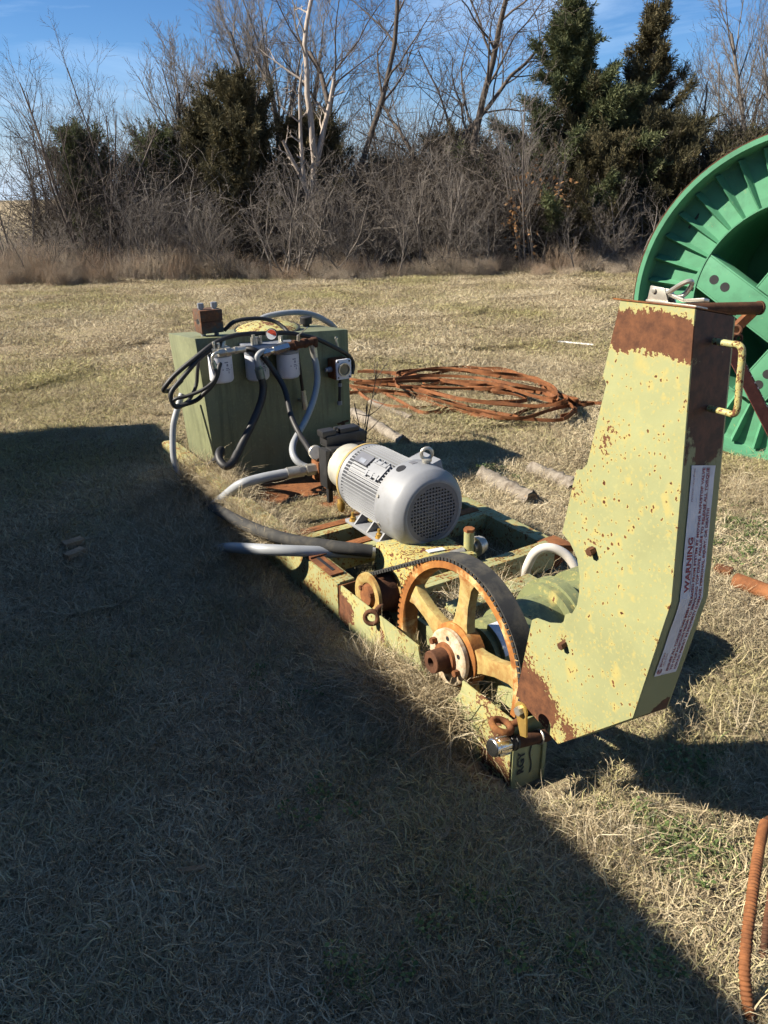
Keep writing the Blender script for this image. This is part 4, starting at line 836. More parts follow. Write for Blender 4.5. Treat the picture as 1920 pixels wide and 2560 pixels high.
mb = MB(); mb.tube(catmull(tri + [tri[0]], 4)[:-1], .0042, 8, closed=True); link('latch_loop', mb, M['zinc'], latch)
ch = MB(); q0 = pY(1842, 825, -0.3223); ch.torus(q0, (1, .3, 0), .008, .0028, 14, 6); ch.torus(q0 + np.array([.0, -.006, -.016]), (.2, 1, 0), .008, .0028, 14, 6); link('chain_link', ch, M['rust_d'], cv)
# warning label bent over the corner of the rim
SA = [(1.0247, rimY(1.0247)), (0.7437, -0.3923), (0.5442, rimY(0.5442))]
segL = [math.hypot(SA[0][0] - SA[1][0], SA[0][1] - SA[1][1]), math.hypot(SA[1][0] - SA[2][0], SA[1][1] - SA[2][1])]; LT = sum(segL)
def on_label(s, t, h):      # s: metres up from the bottom end, t: across from the left edge
    if s < segL[1]: f = s / segL[1]; z = SA[2][0] + (SA[1][0] - SA[2][0]) * f; y = SA[2][1] + (SA[1][1] - SA[2][1]) * f
    else: f = (s - segL[1]) / segL[0]; z = SA[1][0] + (SA[0][0] - SA[1][0]) * f; y = SA[1][1] + (SA[0][1] - SA[1][1]) * f
    return (.055 + t, y - h, z)
LW = .073; mb = MB(); ns = 26; vs_ = []; rgl = np.random.default_rng(5)
for i in range(ns + 1):
    s = LT * i / ns; j = .0006 * rgl.normal(); vs_ += [on_label(s, 0 + j, .0022), on_label(s, LW - j, .0022)]
mb.add(vs_, [(2 * i, 2 * i + 1, 2 * i + 3, 2 * i + 2) for i in range(ns)]); lab = link('warning_label', mb, M['decal'], cv, smooth=10)
def lab_text(s, s0, t0, size, bold, length=None, name='lettering', mat='ink'):
    V, Fc = text_mesh(s, size, bold); xs = [v[0] for v in V]; w_ = max(xs); k_ = (length / w_) if length else 1
    m_ = MB(); m_.add([on_label(min(s0 + v[0] * k_, LT - .001), t0 - v[1], .0030) for v in V], Fc); link(name, m_, M[mat], lab, smooth=0)
lab_text('WARNING', segL[1] + .018, .024, .021, .0006, .118)
m_ = MB(); m_.add([on_label(segL[1] + .018, .0275, .003), on_label(segL[1] + .136, .0275, .003), on_label(segL[1] + .136, .0287, .003), on_label(segL[1] + .018, .0287, .003)], [(0, 1, 2, 3)]); link('underline', m_, M['ink'], lab, smooth=0)
lab_text('ENSURE ALL TORQUE HAS BEEN RELEASED FROM SYSTEM BY MOVING RUN/STOP VALVE', .010, .0405, .0105, .0003, LT - .014)
lab_text('TO STOP POSITION PRIOR TO SERVICING TOP DRIVE. FAILURE TO RELEASE ALL TORQUE', .010, .0535, .0105, .0003, LT - .014)
lab_text('COULD RESULT IN PROPERTY DAMAGE, PERSONAL INJURY, OR DEATH!', .010, .0665, .0105, .0003, LT * .80)
m_ = MB(); m_.add([on_label(LT - .112, .0552, .003), on_label(LT - .004, .0552, .003), on_label(LT - .004, .056, .003), on_label(LT - .112, .056, .003)], [(0, 1, 2, 3)]); link('underline', m_, M['ink'], lab, smooth=0)
lab_text('MOYNO', .026, .0125, .0095, .0001, .040); lab_text('Ultra Drive', .026, .0205, .0075, .0, .036); lab_text('MOYNO Ultra Drive', LT - .072, .011, .0065, .0, .066)
mb = MB()
for r0_, r1_, a0_, a1_ in ((.0058, .0078, 20, 340), (.0022, .0040, 20, 340)):
    for q in range(10):
        b0_, b1_ = R(a0_ + (a1_ - a0_) * q / 10), R(a0_ + (a1_ - a0_) * (q + 1) / 10); mb.add([on_label(.013 + r_ * math.cos(b_), .011 + r_ * math.sin(b_), .003) for r_, b_ in ((r0_, b0_), (r1_, b0_), (r1_, b1_), (r0_, b1_))], [(0, 1, 2, 3)])
link('emblem', mb, M['ink'], lab, smooth=0)

for ob in [cv] + list(cv.children_recursive):
    if ob.type == 'MESH' and not ob.name.startswith(('handle', 'face_plate', 'bolt', 'chain')):
        for v_ in ob.data.vertices: v_.co.z -= .20 * (v_.co.x + bc[0] - X0)
# ---- oil tank
tk = thing('oil_tank', 'dull green rectangular oil tank at the far end of the skid', 'tank', (.54, 2.7, .06), True)
TC = [(.129, 2.5, .07), (.956, 2.5, .055), (.965, 2.93, .05), (.13, 2.93, .07), (.088, 2.5, .848), (.958, 2.5, .805), (.985, 2.93, .775), (.086, 2.93, .817)]
mb = MB(); mb.hexa(TC); link('shell', mb, M['tank'], tk, bevel=.006)
def ztop(x, y):
    a_ = (x - .088) / .87; b_ = (y - 2.5) / .43; return (.848 - .043 * a_) * (1 - b_) + (.817 - .042 * a_) * b_
mb = MB(); mb.box((.12, 2.497, .05), (.95, 2.5, .078)); link('base_seam', mb, M['dark'], tk)
zt_ = ztop(.575, 2.72); mb = MB(); mb.lathe((.575, 2.72, zt_ - .004), (-.05, -.07, 1), [(0, .172), (.016, .172), (.022, .165), (.034, .13), (.045, .07), (.048, .002)], 40); link('lid', mb, painted('lid_paint', paint=(.34, .35, .17), amount=.70, scale=5, spots=False, primer=(.5, .42, .13)), tk)
mb = MB(); mb.ringlathe((.575, 2.72, zt_ + .008), (-.05, -.07, 1), [(-.006, .172), (-.006, .18), (.006, .18), (.006, .172)], 40); link('lid_clamp_ring', mb, M['dark'], tk)
c = pY(765, 806, 2.80); mb = MB(); mb.lathe((c[0], 2.80, ztop(c[0], 2.8)), EZ, [(0, .02), (.02, .02), (.02, .034), (.055, .036), (.06, .03)], 20); link('breather_cap', mb, M['dark'], tk)
fr_ = [pY(549, 888, 2.425), pY(640, 884, 2.425), pY(718, 880, 2.425)]
for i, c in enumerate(fr_):
    mb = MB(); mb.lathe((c[0], 2.425, c[2]), (0, 0, -1), [(0, .052), (.004, .059), (.118, .060), (.128, .054), (.131, .05), (.131, .02)], 28); f_ = link('filter', mb, M['filter'], tk)
    mb = MB(); mb.lathe((c[0], 2.425, c[2]), EZ, [(-.001, .060), (.012, .060), (.014, .05)], 28); link('filter_cap', mb, M['head'], f_)
    mb = MB(); rgp = np.random.default_rng(i)
    for (dx, dz, w_, h_) in [(.0, -.028, .020, .006), (.004, -.042, .010, .012), (.004, -.058, .016, .005), (.008, -.066, .024, .004), (.01, -.078, .006, .010), (-.02, -.062, .006, .006), (.03, -.045, .005, .005), (.034, -.058, .005, .006)]:
        a0_ = (dx - w_ / 2) / .06 + .15; a1_ = (dx + w_ / 2) / .06 + .15; mb.add([(c[0] + .0606 * math.sin(q), 2.425 - .0606 * math.cos(q), c[2] + dz + s * h_ / 2) for q, s in ((a0_, -1), (a1_, -1), (a1_, 1), (a0_, 1))], [(0, 1, 2, 3)])
    link('print', mb, plain('filter_print', (.22, .23, .30), .6, 0, .5, 200, 0) if i == 0 else bpy.data.materials['filter_print'], f_, smooth=0)
x1, x2 = fr_[1], fr_[2]; mb = MB(); mb.hexa([(x1[0] - .062, 2.37, x1[2] + .012), (x2[0] + .055, 2.37, x2[2] + .014), (x2[0] + .055, 2.48, x2[2] + .014), (x1[0] - .062, 2.48, x1[2] + .012), (x1[0] - .062, 2.38, x1[2] + .05), (x2[0] + .055, 2.38, x2[2] + .05), (x2[0] + .055, 2.498, x2[2] + .05), (x1[0] - .062, 2.498, x1[2] + .05)]); link('filter_head', mb, M['head'], tk, bevel=.006)
mb = MB(); mb.cyl((x1[0], 2.425, x1[2] + .045), (x1[0], 2.425, x1[2] + .082), .022); mb.cyl((x1[0] - .018, 2.40, x1[2] + .05), (x1[0] - .018, 2.40, x1[2] + .1), .009, n=10); mb.cyl((x1[0] + .02, 2.40, x1[2] + .05), (x1[0] + .02, 2.40, x1[2] + .092), .008, n=10); mb.cyl((x2[0] - .03, 2.43, x2[2] + .04), (x2[0] - .03, 2.43, x2[2] + .085), .012, n=12); link('head_studs', mb, M['zinc'], tk)
c = fr_[0]; mb = MB(); mb.box((c[0] - .045, 2.40, c[2] + .014), (c[0] + .05, 2.498, c[2] + .04)); mb.cyl((c[0] - .03, 2.41, c[2] + .03), (c[0] - .03, 2.41, c[2] + .072), .008, n=10); mb.cyl((c[0] - .01, 2.405, c[2] + .03), (c[0] - .01, 2.405, c[2] + .065), .010, n=10); mb.cyl((c[0] + .015, 2.42, c[2] + .03), (c[0] + .03, 2.43, c[2] + .068), .012, n=10); link('filter_head', mb, M['zinc'], tk, bevel=.002)
# top pressure gauge
c = pY(679, 836, 2.38); ga = unit((-.42, -.75, .12)); mb = MB(); mb.lathe(c, ga, [(-.02, .022), (-.015, .030), (.008, .030), (.010, .027)], 24); g_ = link('pressure_gauge', mb, M['dark'], tk); mb = MB(); mb.lathe(c + ga * .0085, ga, [(0, .0255), (.002, .0255)], 24); link('dial', mb, M['face_w'], g_)
x_, y_, _ = frame(ga); mb = MB(); mb.add([c + ga * .0112] + [c + ga * .0112 + (x_ * math.cos(q) + y_ * math.sin(q)) * .024 for q in np.linspace(R(-20), R(150), 14)], [(0, i, i + 1) for i in range(1, 14)]); link('red_sector', mb, M['face_r'], g_, smooth=0)
mb = MB(); mb.bar(c + ga * .0125, c + ga * .0125 + x_ * .018 + y_ * .006, .002, .001, ga); link('needle', mb, M['dark'], g_, smooth=0)
# pipe run across the filters: elbow, chrome hex union, rusty ball valve with lever
A_ = pY(662, 881, 2.33); B_ = pY(683, 876, 2.33); C_ = pY(724, 865, 2.33); D_ = pY(785, 853, 2.34)
mb = MB(); mb.hexnut(A_ - (B_ - A_) * .3, A_ + (B_ - A_) * .5, .022); mb.cyl(A_ + (B_ - A_) * .5, B_, .017); mb.hexnut(B_, B_ + (C_ - B_) * .9, .024); link('hex_union', mb, M['chrome'], tk)
dd_ = unit(D_ - C_); mb = MB(); mb.cyl(C_ - dd_ * .01, C_ + dd_ * .02, .021); mb.hexnut(C_ + dd_ * .02, C_ + dd_ * .035, .027); mb.cyl(C_ + dd_ * .035, C_ + dd_ * .08, .022); mb.hexnut(C_ + dd_ * .08, C_ + dd_ * .1, .026); mb.cyl(C_ + dd_ * .1, D_, .019); mb.lathe(D_, (0, 0, 1), [(-.03, .018), (-.018, .021), (.015, .021), (.02, .015)], 16); link('ball_valve', mb, M['rust_d'], tk)
v0 = pY(741, 849, 2.33); v1 = pY(746, 838, 2.32); v2 = pY(768, 818, 2.28); mb = MB(); mb.cyl(C_ + dd_ * .05, v1, .008); mb.bar(v1, v2, .014, .004); link('valve_lever', mb, M['zinc'], tk)
E_ = [pY(*q) for q in ((672, 878, 2.33), (655, 879, 2.325), (644, 889, 2.32), (642, 902, 2.32), (645, 916, 2.32))]
mb = MB(); mb.tube(catmull(E_, 6), .0135, 14); link('elbow', mb, M['grey_hose'], tk)
f0 = pY(645, 915, 2.32); f1 = pY(653, 945, 2.32); mb = MB(); mb.hexnut(f0, f0 + (f1 - f0) * .22, .017); mb.cyl(f0 + (f1 - f0) * .22, f1, .022); link('hose_ferrule', mb, plain('ferrule', (.16, .19, .18), .4, .6, .2, 30, .1), tk)
# fitting run left of the middle filter
a_ = pY(545, 883, 2.36); b_ = pY(612, 872, 2.36); d_ = b_ - a_; mb = MB(); mb.hexnut(a_, a_ + d_ * .2, .02); mb.cyl(a_ + d_ * .2, a_ + d_ * .28, .016); mb.hexnut(a_ + d_ * .28, a_ + d_ * .45, .021); mb.cyl(a_ + d_ * .45, a_ + d_ * .6, .015); mb.hexnut(a_ + d_ * .6, a_ + d_ * .7, .019); mb.cyl(a_ + d_ * .7, b_, .017); link('fitting_run', mb, M['zinc'], tk)
mb = MB(); mb.tube(catmull([pY(*q) for q in ((548, 881, 2.35), (538, 883, 2.34), (531, 892, 2.34), (532, 906, 2.34))], 5), .0075, 10); mb.hexnut(pY(532, 904, 2.34), pY(537, 921, 2.34), .011); link('small_elbow', mb, M['zinc'], tk)
mb = MB(); mb.hexnut(pY(781, 858, 2.34), pY(783, 872, 2.34), .018); mb.cyl(pY(783, 870, 2.34), pY(786, 893, 2.34), .019); link('hose_ferrule', mb, M['zinc'], tk)
# thin drain line with chrome tee
mb = MB(); mb.tube([pY(*q) for q in ((742, 872, 2.40), (750, 925, 2.43), (757, 978, 2.45))], .009, 10); dl = link('drain_line', mb, M['rubber'], tk); mb = MB(); mb.hexnut(pY(757, 976, 2.45), pY(759, 990, 2.45), .014); mb.cyl(pY(759, 990, 2.45), pY(763, 1018, 2.45), .016); mb.cyl(pY(760, 1001, 2.45), pY(747, 1000, 2.5), .009); mb.hexnut(pY(762, 1012, 2.45), pY(764, 1022, 2.45), .018); link('tee', mb, M['zinc'], dl)
# switch box
c = pY(858, 923, 2.41); sw = MB(); sw.box((c[0] - .052, 2.415, c[2] - .055), (c[0] + .045, 2.495, c[2] + .055)); sw_ = link('switch_box', sw, M['rust'], tk, bevel=.008)
mb = MB(); mb.prism([(-.045, -.055), (.042, -.055), (.047, -.045), (.047, .045), (.038, .055), (-.04, .055), (-.046, .045), (-.046, -.045)], lambda a, b, t: (c[0] + a + .002, 2.405 + t, c[2] + b), 0, .012); link('face_plate', mb, M['filter'], sw_, bevel=.003)
mb = MB(); mb.ringlathe((c[0], 2.398, c[2]), EY, [(0, .030), (-.006, .030), (-.006, .036), (.007, .037), (.007, .03)], 28); link('bezel', mb, M['zinc'], sw_); mb = MB(); mb.cyl((c[0], 2.400, c[2]), (c[0], 2.408, c[2]), .0305, n=28); link('sight_glass', mb, plain('dull_glass', (.17, .16, .11), .25, 0, .3, 30, 0), sw_)
for sx in (-.034, .036):
    for sz in (-.043, .043): mb = MB(); mb.cyl((c[0] + sx, 2.406, c[2] + sz), (c[0] + sx, 2.402, c[2] + sz), .005, n=8); link('screw', mb, M['dark'], sw_)
mb = MB(); mb.hexnut((c[0] - .052, 2.45, c[2]), (c[0] - .075, 2.45, c[2]), .015); mb.cyl((c[0] - .075, 2.45, c[2]), (c[0] - .09, 2.45, c[2]), .011); link('cable_gland', mb, M['head'], sw_)
a_, b_ = pY(850, 948, 2.46), pY(849, 1012, 2.46); mb = MB(); mb.cyl(a_, b_, .009, n=10); st_ = link('sight_tube', mb, M['dark'], tk); mb = MB(); mb.hexnut(b_, b_ + (a_ - b_) * .15, .014); mb.hexnut(a_ + (b_ - a_) * .15, a_ + (b_ - a_) * .28, .012); link('tube_nut', mb, M['head'], st_)
mb = MB(); mb.cyl(pY(841, 848, 2.47), pY(845, 870, 2.47), .007, n=8); mb.torus(pY(841, 846, 2.47), EY, .008, .003, 12, 6); link('vent_clip', mb, M['zinc'], tk)
a_ = pY(859, 1092, 2.44); b_ = pY(858, 1058, 2.44); mb = MB(); mb.cyl(a_, b_, .012, n=10); mb.cyl(a_, (a_[0], 2.5, a_[2]), .03, n=16); mb.bar(b_ + np.array([-.035, 0, .0]), b_ + np.array([.035, 0, .01]), .012, .008); mb.cyl(b_, b_ + EZ * .012, .008, n=8); link('drain_valve', mb, M['rust_d'], tk)

# ---- clamp block lying on the tank
cx, cy = .205, 2.60; zb = ztop(cx, cy)
ck = thing('pipe_clamp_block', 'rusty split steel clamp block with four bolts on top of the tank', 'clamp', (cx, cy, zb), True)
for z0, z1 in ((zb + .02, zb + .076), (zb + .078, zb + .134)):
    mb = MB(); mb.box((cx - .058, cy - .045, z0), (cx + .058, cy + .065, z1)); link('half_block', mb, rusty('block_rust', (.13, .06, .03), (.045, .035, .03), (.26, .11, .035), 18, (.06, .065, .06), .5) if z0 < zb + .03 else bpy.data.materials['block_rust'], ck, bevel=.002)
mb = MB(); mb.cyl((cx - .060, cy + .005, zb + .077), (cx - .05, cy + .005, zb + .077), .013, n=20); link('bore', mb, M['dark'], ck)
for dx in (-.036, .034):
    mb = MB(); mb.cyl((cx + dx, cy, zb), (cx + dx, cy, zb + .02), .012); mb.cyl((cx + dx, cy, zb + .134), (cx + dx, cy, zb + .142), .011); mb.hexnut((cx + dx, cy, zb + .142), (cx + dx, cy, zb + .166), .0165); link('bolt', mb, M['head'], ck)

# ---- electric motor with pump
AXm = EY; MC = np.array([.45, .985, .355])
mo = thing('electric_motor', 'grey finned electric motor with perforated round fan cover', 'motor', (.45, 1.2, .19), True)
mb = MB(); mb.lathe(MC, EY, [(.14, .128), (.46, .128), (.47, .145), (.49, .148), (.50, .12)], 40); link('housing', mb, M['motor'], mo)
mb = MB()
for k in range(64):
    q = 2 * math.pi * k / 64
    if math.sin(q) < -.9: continue
    er = EX * math.cos(q) + EZ * math.sin(q); et = -EX * math.sin(q) + EZ * math.cos(q); mb.obox(MC + EY * .305 + er * .138, EY, et, er, .157, .0022, .013)
tag(link('cooling_fins', mb, M['motor'], mo, smooth=0), kind='stuff')
mb = MB(); mb.ringlathe(MC, EY, [(.165, .166), (.162, .1695), (.045, .168), (.03, .162), (.004, .140), (-.001, .130), (.0, .122), (.006, .122), (.03, .150), (.16, .160)], 56); link('fan_cover', mb, M['motor'], mo)
mb = MB(); mb.ringlathe(MC, EY, [(.001, .1225), (.001, .1045), (.004, .1045), (.004, .1225)], 48)
n_b = 15; pt_ = .0142
for k in range(-n_b // 2, n_b // 2 + 2):
    o_ = (k - .5) * pt_; h_ = math.sqrt(max(0, .1055 ** 2 - o_ ** 2))
    if h_ < .01: continue
    mb.box((MC[0] - h_, MC[1] + .0012, MC[2] + o_ - .0030), (MC[0] + h_, MC[1] + .0034, MC[2] + o_ + .0030)); mb.box((MC[0] + o_ - .0030, MC[1] + .0016, MC[2] - h_), (MC[0] + o_ + .0030, MC[1] + .0030, MC[2] + h_))
link('grille', mb, M['motor_d'], mo, smooth=0)
mb = MB(); mb.lathe(MC, EY, [(.045, .12), (.05, .12)], 32); link('shade_disc', mb, M['dark'], mo)
mb = MB()
for k in range(6):
    q = 2 * math.pi * k / 6; er = EX * math.cos(q) + EZ * math.sin(q); et = -EX * math.sin(q) + EZ * math.cos(q); mb.obox(MC + EY * .032 + er * .06, unit(EY + et * .6), er, unit(et - EY * .6), .012, .045, .003)
mb.lathe(MC, EY, [(.02, .025), (.045, .03)], 20); link('fan_blades', mb, M['motor_d'], mo)
ey = MC + np.array([.045, .11, .180]); mb = MB(); mb.torus(ey + EZ * .022, (.35, 1, 0), .022, .0075, 24, 8); mb.lathe(ey, EZ, [(-.02, .012), (-.008, .02), (.0, .02), (.004, .012)], 16); link('eye_bolt', mb, M['zinc'], mo)
for s in (-1, 1):
    fx = MC[0] + s * .128; mb = MB(); mb.box((min(fx - s * .06, fx + s * .012), 1.13, .188), (max(fx - s * .06, fx + s * .012), 1.44, .203)); ft = link('foot', mb, M['motor'], mo, bevel=.003)
    for yy in (1.16, 1.26, 1.36):
        mb = MB(); mb.prism([(fx + s * .010, .203), (fx - s * .055, .203), (fx - s * .055, .275)], lambda a, b, t: (a, yy + t, b), 0, .009); link('gusset', mb, M['motor'], ft)
    for yy in (1.19, 1.40):
        mb = MB(); mb.cyl((fx - s * .005, yy, .203), (fx - s * .005, yy, .208), .017); mb.hexnut((fx - s * .005, yy, .208), (fx - s * .005, yy, .222), .013); mb.cyl((fx - s * .005, yy, .222), (fx - s * .005, yy, .242), .0065, n=10); link('foot_bolt', mb, M['tab'], ft)
def on_shell(y, ang, r): return np.array([MC[0] + r * math.cos(R(ang)), y, MC[2] + r * math.sin(R(ang))])
def shell_box(mb, y, ang, r, hy, ht, hr):
    er = np.array([math.cos(R(ang)), 0, math.sin(R(ang))]); et = np.array([-math.sin(R(ang)), 0, math.cos(R(ang))]); mb.obox(on_shell(y, ang, r), EY, et, er, hy, ht, hr)
mb = MB(); shell_box(mb, 1.24, 128, .145, .055, .038, .012); link('mounting_pad', mb, M['motor'], mo, bevel=.002)
mb = MB()
for yy in (1.20, 1.235, 1.275):
    for aa in (116, 140): shell_box(mb, yy, aa, .157, .004, .014, .006)
for aa in (120, 137): shell_box(mb, 1.24, aa, .157, .045, .003, .005)
link('pad_ribs', mb, M['motor'], mo)
mb = MB(); shell_box(mb, 1.36, 122, .155, .05, .026, .003); link('nameplate', mb, M['motor_d'], mo); mb = MB(); shell_box(mb, 1.355, 126, .1585, .022, .010, .001); link('peeled_sticker', mb, M['head'], mo)
mb = MB(); shell_box(mb, 1.29, 15, .185, .07, .055, .045); link('terminal_box', mb, M['motor'], mo, bevel=.006)
q = on_shell(1.115, 112, .1685); er = unit(q - np.array([MC[0], 1.115, MC[2]])); mb = MB(); mb.lathe(q, er, [(-.003, .02), (.0015, .02)], 24); link('round_badge', mb, M['dark'], mo); mb = MB(); shell_box(mb, 1.115, 92, .1690, .013, .013, .0012); link('square_badge', mb, plain('badge_grey', (.15, .15, .16), .5), mo)
for aa in (160, 200, 20): q = on_shell(1.13, aa, .168); er = unit(q - np.array([MC[0], 1.13, MC[2]])); mb = MB(); mb.hexnut(q, q + er * .007, .007); link('cover_screw', mb, M['zinc'], mo)
pu = thing('hydraulic_pump', 'black hydraulic pump with cream bell housing bolted behind the motor', 'pump', (.45, 1.7, .2), True)
mb = MB(); mb.lathe(MC, EY, [(.492, .150), (.505, .150)], 40); link('adapter_ring', mb, M['ochre'], pu)
mb = MB(); mb.lathe(MC, EY, [(.505, .140), (.53, .132), (.56, .112), (.62, .106), (.66, .106), (.66, .07)], 36); link('bell_housing', mb, M['bell'], pu)
mb = MB(); mb.obox(MC + np.array([0, .69, -.005]), EX, EY, EZ, .085, .03, .10); mb.lathe(MC, EY, [(.71, .072), (.80, .07), (.82, .05)], 24); pb = link('pump_body', mb, M['pump'], pu, bevel=.008)
mb = MB(); mb.obox(MC + np.array([-.095, .70, .0]), EX, EY, EZ, .014, .035, .09); mb.obox(MC + np.array([-.08, .70, -.12]), EX, EY, EZ, .012, .012, .05); link('port_plate', mb, M['pump'], pu, bevel=.005)
mb = MB(); mb.obox(MC + np.array([.02, .74, .115]), EX, EY, EZ, .10, .035, .026); mb.obox(MC + np.array([-.06, .74, .15]), EX, EY, EZ, .035, .028, .014); mb.obox(MC + np.array([.045, .74, .15]), EX, EY, EZ, .05, .028, .012); mb.lathe(MC + np.array([-.02, .73, .16]), EZ, [(0, .010), (.012, .010)], 12); mb.lathe(MC + np.array([.1, .73, .118]), EX, [(0, .018), (.03, .018)], 14); link('control_valve', mb, M['pump'], pu, bevel=.004)
mb = MB(); mb.lathe(MC + np.array([-.07, .62, -.13]), (-.1, -.4, -1), [(0, .014), (.02, .014), (.02, .02), (.05, .016), (.06, .006)], 14); link('drain_plug', mb, M['tab'], pu)
pbk = pY(800, 1174, 1.86); mb = MB(); mb.obox(pbk + np.array([.01, 0, 0]), EX, EY, EZ, .036, .035, .048); link('manifold_block', mb, M['rust_o'], pu, bevel=.003)
mb = MB(); a_ = pbk + np.array([.045, 0, 0]); mb.cyl(a_, MC + np.array([-.09, .72, -.03]), .02); link('port_pipe', mb, M['rust'], pu)
c = pY(789, 1131, 1.86); ga = unit((-.35, -.9, .2)); mb = MB(); mb.lathe(c, ga, [(-.02, .026), (-.016, .034), (.008, .034), (.012, .030)], 26); g_ = link('pressure_gauge', mb, M['zinc'], pu); mb = MB(); mb.lathe(c + ga * .0105, ga, [(0, .029), (.002, .029)], 24); link('dial', mb, M['glass'], g_); mb = MB(); mb.cyl(c, pbk, .008, n=10); link('gauge_stem', mb, M['zinc'], g_)
a_ = pY(650, 1196, 1.9); f0 = pY(717, 1183, 1.88); f1 = pY(790, 1172, 1.86); d_ = f1 - f0; mb = MB(); mb.cyl(f0, f0 + d_ * .42, .027); mb.hexnut(f0 + d_ * .42, f0 + d_ * .56, .028); mb.cyl(f0 + d_ * .56, f0 + d_ * .66, .022); mb.hexnut(f0 + d_ * .66, f1, .029); link('hose_coupling', mb, M['zinc'], pu)

# ---- hoses (each a thing of its own)
def hose(name, label, pts, r, mat, sub=None, n=7):
    pts = [np.array(p, float) for p in pts]; b = pts[0]
    t = thing(name, label, 'hose', b, True, 'hydraulic hoses'); mb = MB(); mb.tube(catmull(pts, n), r, 12); link('sleeve', mb, mat, t)
    for p, q, rr, m_ in sub or (): mb = MB(); mb.cyl(p, q, rr); link('end_fitting', mb, m_, t)
    return t
ps = [pY(*q) for q in ((653, 943, 2.32), (658, 965, 2.32), (655, 995, 2.31), (643, 1030, 2.30), (624, 1072, 2.28), (604, 1112, 2.26), (585, 1150, 2.22))] + [pY(*q) for q in ((566, 1166, 2.20), (550, 1152, 2.24), (547, 1134, 2.28), (553, 1125, 2.33), (549, 1140, 2.40), (537, 1153, 2.45), (524, 1166, 2.47))]
hose('hydraulic_hose', 'thick black hose hanging from the middle filter to a loop at the tank foot', ps, .0195, M['rubber'], [(ps[6], ps[6] + (ps[5] - ps[6]) * .5, .0205, M['dark'])])
ps = [pY(*q) for q in ((608, 872, 2.40), (632, 874, 2.36), (656, 890, 2.35), (687, 931, 2.33), (712, 974, 2.28), (727, 1037, 2.2), (748, 1084, 2.1), (766, 1112, 1.98), (783, 1140, 1.88))]
hose('hydraulic_hose', 'black hose slanting across the tank face down to the pump gauge', ps, .0145, M['rubber'])
ps = [pY(*q) for q in ((785, 890, 2.34), (791, 916, 2.33), (793, 955, 2.31), (783, 1002, 2.27), (764, 1050, 2.2), (745, 1085, 2.12), (733, 1110, 2.05), (732, 1133, 1.99), (742, 1152, 1.95), (762, 1166, 1.92), (785, 1170, 1.89))]
hose('hydraulic_hose', 'slim grey hose curving from rusty valve down to the pump', ps, .0165, M['grey_hose'])
ps = [pZ(535, 1262, .12), pZ(559, 1243, .17), pY(598, 1213, 1.93), pY(650, 1196, 1.9), pY(720, 1182, 1.88)]
hose('hydraulic_hose', 'thick pale grey hose arching out of the grass to the pump coupling', ps, .0225, M['grey_hose'])
ps = [pZ(520, 1262, .08), pZ(548, 1276, .15), pZ(582, 1296, .2), pZ(646, 1326, .225), pZ(730, 1351, .235), pZ(814, 1364, .232), pZ(873, 1372, .228), pZ(930, 1378, .215)]
hose('hydraulic_hose', 'thick black hose lying along the skid below the motor', ps, .0255, M['rubber2'])
ps = [pZ(540, 1372, .02), pZ(575, 1369, .12), pZ(612, 1371, .21), pZ(709, 1376, .236), pZ(835, 1380, .205), pZ(941, 1382, .165), pZ(1000, 1376, .150), pZ(1050, 1366, .145)]
hose('hydraulic_hose', 'thick pale grey hose lying across the left skid rail', ps, .0225, M['grey_hose'])
ps = [pY(*q) for q in ((880, 935, 2.46), (883, 912, 2.47), (874, 892, 2.46), (847, 874, 2.44), (793, 848, 2.42), (754, 838, 2.42), (716, 832, 2.42), (666, 833, 2.42), (612, 835, 2.42), (573, 842, 2.42), (534, 859, 2.42), (494, 890, 2.42), (440, 935, 2.44), (412, 968, 2.46), (412, 978, 2.50), (430, 973, 2.52), (455, 950, 2.5))]
hose('hydraulic_hose', 'long black hose draped over the tank top front, looping past its left corner', ps, .0115, M['rubber'])
ps = [pY(*q) for q in ((560, 858, 2.43), (530, 872, 2.42), (495, 900, 2.42), (456, 945, 2.42), (430, 978, 2.42), (428, 998, 2.42), (440, 1017, 2.42), (462, 1011, 2.42), (490, 1001, 2.40), (510, 984, 2.37), (531, 962, 2.36), (543, 938, 2.36), (548, 915, 2.37), (560, 893, 2.40))]
hose('hydraulic_hose', 'black hose looping below the longer one at the left tank corner', ps, .0115, M['rubber'])
ps = [pY(*q) for q in ((537, 919, 2.34), (541, 935, 2.34), (532, 955, 2.34), (506, 975, 2.35), (468, 990, 2.38), (440, 997, 2.4), (431, 1006, 2.43), (442, 1014, 2.46), (470, 1003, 2.48), (490, 965, 2.49), (494, 925, 2.485), (500, 888, 2.48), (520, 868, 2.46))]
hose('hydraulic_hose', 'thin black hose bent back from the left filter fitting', ps, .009, M['rubber'])
ps = [pY(*q) for q in ((560, 826, 2.64), (589, 803, 2.62), (643, 796, 2.60), (684, 803, 2.58), (708, 818, 2.54), (724, 832, 2.5), (760, 838, 2.46))]
hose('hydraulic_hose', 'black hose arched over the tank lid', ps, .0105, M['rubber'])
ps = [pY(*q) for q in ((640, 806, 2.86), (664, 792, 2.88), (701, 784, 2.88), (745, 781, 2.88), (785, 788, 2.88), (819, 805, 2.88), (838, 822, 2.9), (846, 850, 2.96))]
hose('hydraulic_hose', 'grey hose arched behind the tank lid', ps, .0165, M['grey_hose'])
ps = [pY(*q) for q in ((455, 985, 2.62), (443, 1024, 2.6), (433, 1068, 2.58), (433, 1135, 2.55), (441, 1170, 2.53), (452, 1205, 2.5))]
hose('hydraulic_hose', 'grey hose running down the left tank side into the grass', ps, .0165, M['grey_hose'])
